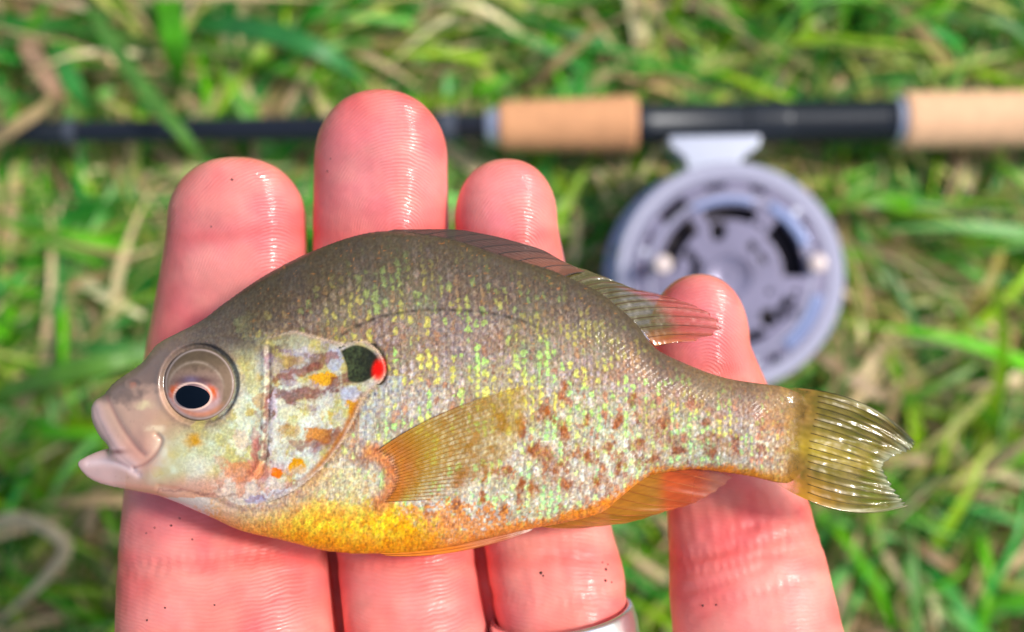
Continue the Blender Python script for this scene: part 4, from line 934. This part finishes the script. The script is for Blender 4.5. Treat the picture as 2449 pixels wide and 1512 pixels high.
# per-point grain: sparkle of tiny guanine platelets painted into the colour
gr1 = _h((XF*6.67).astype(int), (YF*6.67).astype(int), 201); gr2 = vn(UU, VV, 5.5, 203); gr3 = vn(UU, VV, 5.5, 204)
gs = np.where(body_reg > 0.4, np.interp(fr, [0, .2, .5, 1], [.35, .55, .85, .7]), 0.38)*sstep(400, 560, UU+0.4*(1050-VV)*(VV<900)-0.6*np.maximum(VV-1120,0))
gr4 = vn(UU+0.3*VV, VV, 3.6, 205); gr5 = vn(UU*2.2, VV*0.75, 6.5, 206)
lum = 1+gs*(0.16*(gr1-0.5)+0.55*(gr2-0.5)+0.7*(gr5-0.5)+0.4*(gr4-0.5)); gs = gs*sstep(1930, 1870, UU); lum = 1+(lum-1)*sstep(1935, 1880, UU); base = base*lum[..., None]
tint = np.stack([1+0.30*(gr3-0.5), 1+0.25*(gr2-0.5), 0.96-0.5*(gr3-0.5)], -1); base = base*(1+(tint-1)*gs[..., None])
base = base*(1-(1-np.array([0.97, 0.99, 0.86]))*body_reg[..., None])
base = mix(base, rnd((240, 22, 2)), redm)
base = np.clip(base, 0.004, 0.92)

ZT_ = ZFm+relief; ZB_ = Z0-TH
fi = -np.ones(shp, int); sel = need; nF = sel.sum(); fi[sel] = np.arange(nF)
bi = fi.copy(); selb = insF; bi[selb] = nF+np.arange(selb.sum())
Vf = np.stack([XS[sel], YS[sel], np.where(insF[sel], ZT_[sel], Z0)], -1)
Vb = np.stack([XS[selb], YS[selb], ZB_[selb]], -1)
def quads(ix): return np.stack([ix[:-1, :-1], ix[:-1, 1:], ix[1:, 1:], ix[1:, :-1]], -1)[cellin]
qf = quads(fi); qb = quads(bi)[:, ::-1]
cols = np.concatenate([base[sel], base[selb]])
gloss = 0.10+0.6*sstep(480, 380, UU-0.5*np.maximum(VV-1120, 0))+0.25*sstep(0.5, 0.7, fbm(UU, VV, 70, 151))*(VV < 700)
bme = mesh_np('body', np.concatenate([Vf, Vb])*0.001, np.concatenate([qf, qb]), M_FISH, cols, {'gloss': np.concatenate([gloss[sel], gloss[selb]])})
FB = tuple(P(1150, 930, Z0))
fish = held('fish', FB, 'small sunfish with golden breast and red spotted ear flap lying across the fingers', 'fish')
hpart('body', fish, FB, bme)
def bodyz(u, v):
    """front surface height at a photo position"""
    z = np.full(np.shape(u), Z0+6.0)
    for _ in range(4):
        p_ = P(u, v, z); z = bil(ZT_*insF+Z0*(~insF), p_[..., 0], p_[..., 1], x0, y0, hF)
    return z
# eye
EPL = [0, 0]
def dome(name, cu, cv, ru, rv, zbase, hgt, mt, parent, colf=None, nr_=44, na=80):
    rr = np.linspace(0, 1, nr_)[:, None]; aa = np.arange(na)[None]/na*2*math.pi
    u = cu+ru*rr*np.cos(aa); v = cv+rv*rr*np.sin(aa); z = zbase+EPL[0]*(u-477)+EPL[1]*(v-919)+hgt*(np.maximum(1-rr**2, 0)**0.75)*np.ones_like(aa)
    V = P(u, v, z).reshape(-1, 3)
    i = np.arange(nr_-1)[:, None]*na; j = np.arange(na)[None]; j2 = (j+1) % na
    Fc = np.stack([i+j, i+na+j, i+na+j2, i+j2], -1).reshape(-1, 4)
    c = colf(u, v).reshape(-1, 3) if colf else None
    return hpart(name, parent, FB, mesh_np(name, V*0.001, Fc, mt, c))
def eyecol(u, v):
    R = np.hypot((u-477)/84, (v-919)/86); n1 = fbm(u, v, 18, 300); n2 = vn(u, v, 5, 301)
    c = np.broadcast_to(rnd((128, 106, 86)), u.shape+(3,)).copy()
    c = mix(c, rnd((86, 74, 56)), 0.8*sstep(900, 850, v+12*(n1-0.5)))
    ball = np.hypot((u-468)/70, (v-936)/72)                       # the eyeball inside the clear skin
    c = mix(c, rnd((150, 122, 108)), 0.75*sstep(1.0, 0.90, ball)*sstep(868, 905, v))
    c = mix(c, rnd((176, 156, 136)), 0.55*np.exp(-((ball-0.97)/0.05)**2)*sstep(940, 900, v))
    c = mix(c, rnd((84, 70, 58)), 0.5*sstep(0.5, 0.75, n1)*sstep(925, 890, v))
    c = mix(c, rnd((196, 160, 158)), 0.8*sstep(1.08, 0.85, np.hypot((u-464)/64, (v-952)/44)))
    e1 = np.hypot((u-462)/62, (v-944)/42)
    c = mix(c, rnd((214, 92, 22)), 0.95*sstep(1.05, 0.8, e1+0.12*(n2-0.5))*np.exp(-((v-936)/20)**2)*sstep(0.45, 0.85, np.abs(u-462)/50))
    c = mix(c, rnd((84, 52, 60)), 0.85*np.exp(-(((u-464)/50)**2+((v-912)/13)**2)**1.5))
    c = mix(c, rnd((120, 108, 132)), 0.7*np.exp(-(((u-456)/17)**2+((v-908)/9)**2)))
    c = mix(c, rnd((206, 132, 98)), 0.85*np.exp(-((R-0.84)/0.08)**2)*sstep(955, 990, v))
    e2 = np.hypot((u-461)/43, (v-948)/31); c = mix(c, rnd((246, 206, 184)), 0.95*np.exp(-((e2-1.03)/0.07)**2))
    c = mix(c, rnd((176, 158, 150)), 0.75*np.exp(-((R-0.955)/0.025)**2))
    return c*(0.9+0.2*n2)[..., None]
ea = np.linspace(0, 2*math.pi, 24, endpoint=False); eu, ev_ = 477+80*np.cos(ea), 919+82*np.sin(ea)
EPL = np.linalg.lstsq(np.stack([eu-477, ev_-919, np.ones(24)], -1), bodyz(eu, ev_), rcond=None)[0]; ze = float(EPL[2])+0.75
eye = dome('eye', 477, 919, 84, 86, ze-0.35, 1.0, M_EYE, fish, eyecol)
dome('pupil', 461, 948, 41, 29, ze+0.50, 0.36, M_PUPIL, eye, None, 14, 48).location = (0, 0, 0)

# fins
def qbez(a_, c_, b_, s): return a_*(1-s)**2+2*c_*s*(1-s)+b_*s*s
def fin(name, keys, nrays, zf, colf, alf, mt, rmt, rr0, parent, corr=0.12, ns=60, per=8, rayname='fin_ray', rs=1.0, ragged=0.0, skip_rays=False, r0=0.0):
    keys = sorted(keys); kt = np.array([q[0] for q in keys]); kb = np.array([q[1] for q in keys], float); kc = np.array([q[2] for q in keys], float); ke = np.array([q[3] for q in keys], float)
    nt_ = nrays*per+1; tt = np.linspace(0, 1, nt_)
    def it(tbl, x):   # smooth interpolation
        o = np.linspace(-0.05, 0.05, 7); xx = np.clip(x[:, None]+o[None], 0, 1); w_ = np.minimum(1, np.minimum(x, 1-x)[:, None]/0.05)
        xx = x[:, None]+o[None]*w_
        return np.stack([np.interp(xx, kt, tbl[:, c]).mean(1) for c in (0, 1)], -1)
    Bp, Cp, Ep = it(kb, tt), it(kc, tt), it(ke, tt)
    phs = tt*nrays
    rag = 1-ragged*(0.5-0.5*np.cos(2*math.pi*phs))*(0.5+vn(phs, phs*0, 1.7, 7))
    ss = np.linspace(0, 1, ns)
    uv_ = np.stack([qbez(Bp, Cp, Ep, s*rag[:, None]) for s in ss], 1)     # nt, ns, 2
    zz = zf(uv_[..., 0], uv_[..., 1], tt[:, None]*np.ones((1, ns)), ss[None]*np.ones((nt_, 1)))
    zz = zz + corr*np.cos(2*math.pi*phs)[:, None]*np.sin(ss*math.pi*0.5)[None] + 0.25*corr*np.sin(ss*55)[None]*np.ones((nt_, 1))
    V = P(uv_[..., 0], uv_[..., 1], zz)
    i = np.arange(nt_-1)[:, None]*ns; j = np.arange(ns-1)[None]
    Fc = np.stack([i+j, i+j+1, i+ns+j+1, i+ns+j], -1).reshape(-1, 4)
    th_ = V.copy(); th_[..., 2] -= 0.06          # a real, thin sheet with a back
    n0 = nt_*ns; Fall = np.concatenate([Fc, Fc[:, ::-1]+n0])
    rim = list(range(0, ns))+[q*ns+ns-1 for q in range(1, nt_)]+[(nt_-1)*ns+q for q in range(ns-2, -1, -1)]+[q*ns for q in range(nt_-2, 0, -1)]
    rim = np.array(rim); r2 = np.roll(rim, -1); Fall = np.concatenate([Fall, np.stack([rim, r2, r2+n0, rim+n0], -1)])
    T2 = tt[:, None]*np.ones((1, ns)); S2 = ss[None]*np.ones((nt_, 1))
    c = colf(uv_[..., 0], uv_[..., 1], T2, S2, phs[:, None]).reshape(-1, 3); al = alf(uv_[..., 0], uv_[..., 1], T2, S2, phs[:, None]).reshape(-1)
    fo = hpart(name, parent, FB, mesh_np(name, np.concatenate([V.reshape(-1, 3), th_.reshape(-1, 3)])*0.001, Fall, mt, np.concatenate([c, c]), {'alpha': np.clip(np.concatenate([al, al*0.3]), 0, 1)}))
    if skip_rays: return fo
    for q in range(nrays+1):
        a_ = min(q*per, nt_-1); p_ = V[a_]; m_ = 40; sel_ = np.linspace((ns-1)*r0, (ns-1)*rs, m_)
        p_ = np.stack([np.interp(sel_, np.arange(ns), p_[:, c2]) for c2 in range(3)], -1); p_[:, 2] += 0.03
        T = np.gradient(p_, axis=0); T /= np.linalg.norm(T, axis=1)[:, None]+1e-9; S = np.cross(T, [0, 0, 1.0]); S /= np.linalg.norm(S, axis=1)[:, None]+1e-9; Un = np.cross(S, T)
        k_ = 6; an_ = np.arange(k_)/k_*2*math.pi; sg = np.linspace(0, 1, m_)
        # rays are jointed and split towards the margin
        rad = rr0*(1-0.72*sg)*(1+0.06*np.sign(np.sin(sg*50+q)))
        Vv, Ff, oo = [], [], 0
        for br in ((-1, 1) if rs > 0.5 and rayname == 'fin_ray' else (0,)):
            spread = br*rr0*0.95*sstep(0.35, 1.0, sg)*2.2
            cpt = p_+S*spread[:, None]; r3 = rad*(0.75 if br else 1)
            Vv.append((cpt[:, None]+r3[:, None, None]*(S[:, None]*np.cos(an_)[None, :, None]+Un[:, None]*np.sin(an_)[None, :, None])).reshape(-1, 3))
            ii = np.arange(m_-1)[:, None]*k_; jj = np.arange(k_)[None]; j3 = (jj+1) % k_
            Ff.append(np.stack([ii+jj, ii+j3, ii+k_+j3, ii+k_+jj], -1).reshape(-1, 4)+oo); oo += m_*k_
        link(rayname, mesh_np(rayname, np.concatenate(Vv)*0.001, np.concatenate(Ff), rmt), fo)
    return fo
ones = lambda u: np.ones(np.shape(u))
# tail
def tail_col(u, v, t_, s, p_):
    c = np.broadcast_to(rnd((118, 102, 8)), u.shape+(3,)).copy()
    c = mix(c, rnd((160, 118, 46))*(0.8+0.4*vn(u, v, 6, 401))[..., None], sstep(1975, 1900, u+40*(vn(u, v, 16, 402)-0.5))); c = mix(c, rnd((206, 140, 20)), 0.7*sstep(0.7, 0.95, t_)*sstep(0.7, 0.2, s)); c = mix(c, rnd((190, 160, 20)), 0.6*np.exp(-((t_-0.55)/0.12)**2))
    c = mix(c, rnd((176, 182, 150)), 0.75*sstep(0.86, 1.0, s)); c = mix(c, rnd((190, 186, 140)), 0.8*np.exp(-(np.minimum(t_, 1-t_)/0.025)**2)*sstep(0.3, 0.6, s)); return c*(0.8+0.4*vn(u, v, 12, 400))[..., None]
def tail_al(u, v, t_, s, p_): return sstep(0.0, 0.24, s+0.1*(vn(u, v, 14, 403)-0.5))*0.97-0.27*sstep(0.25, 0.85, s)+0.06*sstep(0.85, 1, s)+0.06*np.cos(2*math.pi*p_)+0.25*np.exp(-(np.minimum(t_, 1-t_)/0.03)**2)*sstep(.1, .2, s)
fin('caudal_fin', [(0, (1852, 926), (2075, 925), (2190, 1060)), (.2, (1866, 960), (2050, 985), (2178, 1078)), (.38, (1870, 1003), (2020, 1030), (2140, 1090)), (.5, (1871, 1040), (2000, 1068), (2106, 1113)), (.62, (1870, 1070), (1995, 1100), (2120, 1140)), (.8, (1866, 1110), (1990, 1160), (2150, 1186)), (1, (1850, 1152), (2015, 1262), (2171, 1209))],
    16, lambda u, v, t_, s: (lambda q: q*(bodyz(u, v)+0.12)+(1-q)*(Z0+1.5))(sstep(0.30, 0.0, s))-1.2*s+0.5*np.sin(t_*9+s*3)*s+0.25*np.sin(t_*31+s*9)*s, tail_col, tail_al, M_FIN, M_RAYO, 0.065, fish, corr=0.04, ragged=0.025, ns=80, r0=0.25)
# soft dorsal
def dor_col(u, v, t_, s, p_):
    c = mix(np.broadcast_to(rnd((88, 80, 34)), u.shape+(3,)), rnd((170, 76, 56)), sstep(0.35, 0.6, s)*sstep(0.25, 0.5, t_)); c = mix(c, rnd((190, 100, 24)), 0.8*sstep(0.82, 1, t_)); return c
fin('soft_dorsal_fin', [(0, (1335, 656), (1340, 640), (1352, 627)), (.15, (1375, 674), (1410, 655), (1446, 662)), (.32, (1420, 692), (1480, 676), (1534, 699)), (.48, (1450, 712), (1530, 694), (1600, 708)), (.64, (1482, 738), (1580, 715), (1690, 742)), (.8, (1522, 776), (1610, 760), (1730, 779)), (.9, (1545, 803), (1620, 790), (1715, 800)), (1, (1567, 829), (1605, 818), (1660, 816))],
    12, lambda u, v, t_, s: Z0+0.4-1.2*s+0.3*np.sin(t_*17)*s, dor_col, lambda u, v, t_, s, p_: 0.88-0.32*sstep(0.1, 0.8, s)*sstep(0.2, 0.5, t_)+0.15*np.cos(2*math.pi*p_), M_FIN, M_RAYR, 0.06, fish, corr=0.025, ragged=0.06)
# folded spiny dorsal
fin('spiny_dorsal_fin', [(0, (915, 560), (930, 552), (945, 549)), (.2, (985, 566), (1040, 550), (1094, 548)), (.4, (1070, 580), (1130, 564), (1190, 566)), (.6, (1150, 602), (1220, 583), (1296, 596)), (.8, (1240, 630), (1290, 612), (1347, 626)), (1, (1345, 664), (1365, 652), (1400, 650))],
    9, lambda u, v, t_, s: Z0+0.9-0.5*s, lambda u, v, t_, s, p_: mix(np.broadcast_to(rnd((74, 62, 54)), u.shape+(3,)), rnd((118, 78, 58)), sstep(0.6, 0.9, t_)), lambda u, v, t_, s, p_: 0.9+0*u, M_PEC, M_SPINE, 0.09, fish, corr=0.07, rayname='fin_spine')
# anal fin
def anal_col(u, v, t_, s, p_):
    c = mix(np.broadcast_to(rnd((168, 104, 14)), u.shape+(3,)), rnd((190, 80, 26)), sstep(1560, 1600, u)*sstep(1720, 1690, u)); c = mix(c, rnd((206, 150, 120)), sstep(1665, 1730, u)*0.8); return c*(0.85+0.3*vn(u*0.3, v*1.0+u*0.2, 5, 61))[..., None]
fin('anal_fin', [(0, (1262, 1256), (1320, 1266), (1400, 1263)), (.2, (1370, 1238), (1430, 1254), (1510, 1250)), (.4, (1434, 1220), (1510, 1238), (1595, 1222)), (.6, (1486, 1178), (1570, 1205), (1655, 1206)), (.8, (1536, 1144), (1620, 1160), (1706, 1180)), (.92, (1600, 1122), (1670, 1136), (1737, 1157)), (1, (1680, 1118), (1722, 1126), (1752, 1141))],
    11, lambda u, v, t_, s: Z0+0.4-1.6*s+0.25*np.sin(t_*20)*s, anal_col, lambda u, v, t_, s, p_: 0.93-0.6*sstep(1600, 1740, u)-0.15*s, M_PEC, M_RAYA, 0.05, fish, corr=0.015, ragged=0.04)
# pelvic fin, folded against the belly
fin('pelvic_fin', [(0, (905, 1312), (1050, 1310), (1262, 1262)), (.5, (905, 1322), (1050, 1322), (1276, 1264)), (1, (925, 1329), (1080, 1340), (1268, 1270))],
    4, lambda u, v, t_, s: Z0+1.6-1.2*s, lambda u, v, t_, s, p_: mix(mix(np.broadcast_to(rnd((222, 128, 16)), u.shape+(3,)), rnd((214, 140, 100)), sstep(0.5, .75, s)), rnd((236, 206, 190)), sstep(0.82, .95, s)), lambda u, v, t_, s, p_: 0.95+0*u, M_FIN, M_RAYA, 0.06, fish, corr=0.05, rs=0.95)
# pectoral fin lying on the flank
def pec_col(u, v, t_, s, p_):
    c = mix(np.broadcast_to(rnd((212, 124, 20)), u.shape+(3,)), rnd((208, 166, 8)), sstep(0.08, 0.35, s)); return c*(0.8+0.25*(0.5+0.5*np.cos(2*math.pi*p_)))[..., None]
def pec_al(u, v, t_, s, p_): return (0.74-0.42*sstep(0.0, 0.6, s))*sstep(0.0, 0.05, s)*(1-0.75*sstep(0.35, 1.0, t_)*sstep(0.15, 0.8, s))*sstep(1.0, 0.93, s)+0.10*np.cos(2*math.pi*p_)*(1-s)
fin('pectoral_fin', [(0, (902, 1078), (1040, 975), (1272, 918)), (.2, (930, 1095), (1070, 1010), (1275, 950)), (.4, (944, 1120), (1080, 1055), (1262, 1020)), (.6, (948, 1145), (1080, 1110), (1225, 1095)), (.8, (940, 1172), (1050, 1155), (1165, 1150)), (1, (920, 1200), (1010, 1195), (1100, 1192))],
    20, lambda u, v, t_, s: bodyz(u, v)+0.35+0.15*np.sin(s*3), pec_col, pec_al, M_PEC, M_RAYP, 0.05, fish, corr=0.03, rs=0.86)
print('script done')
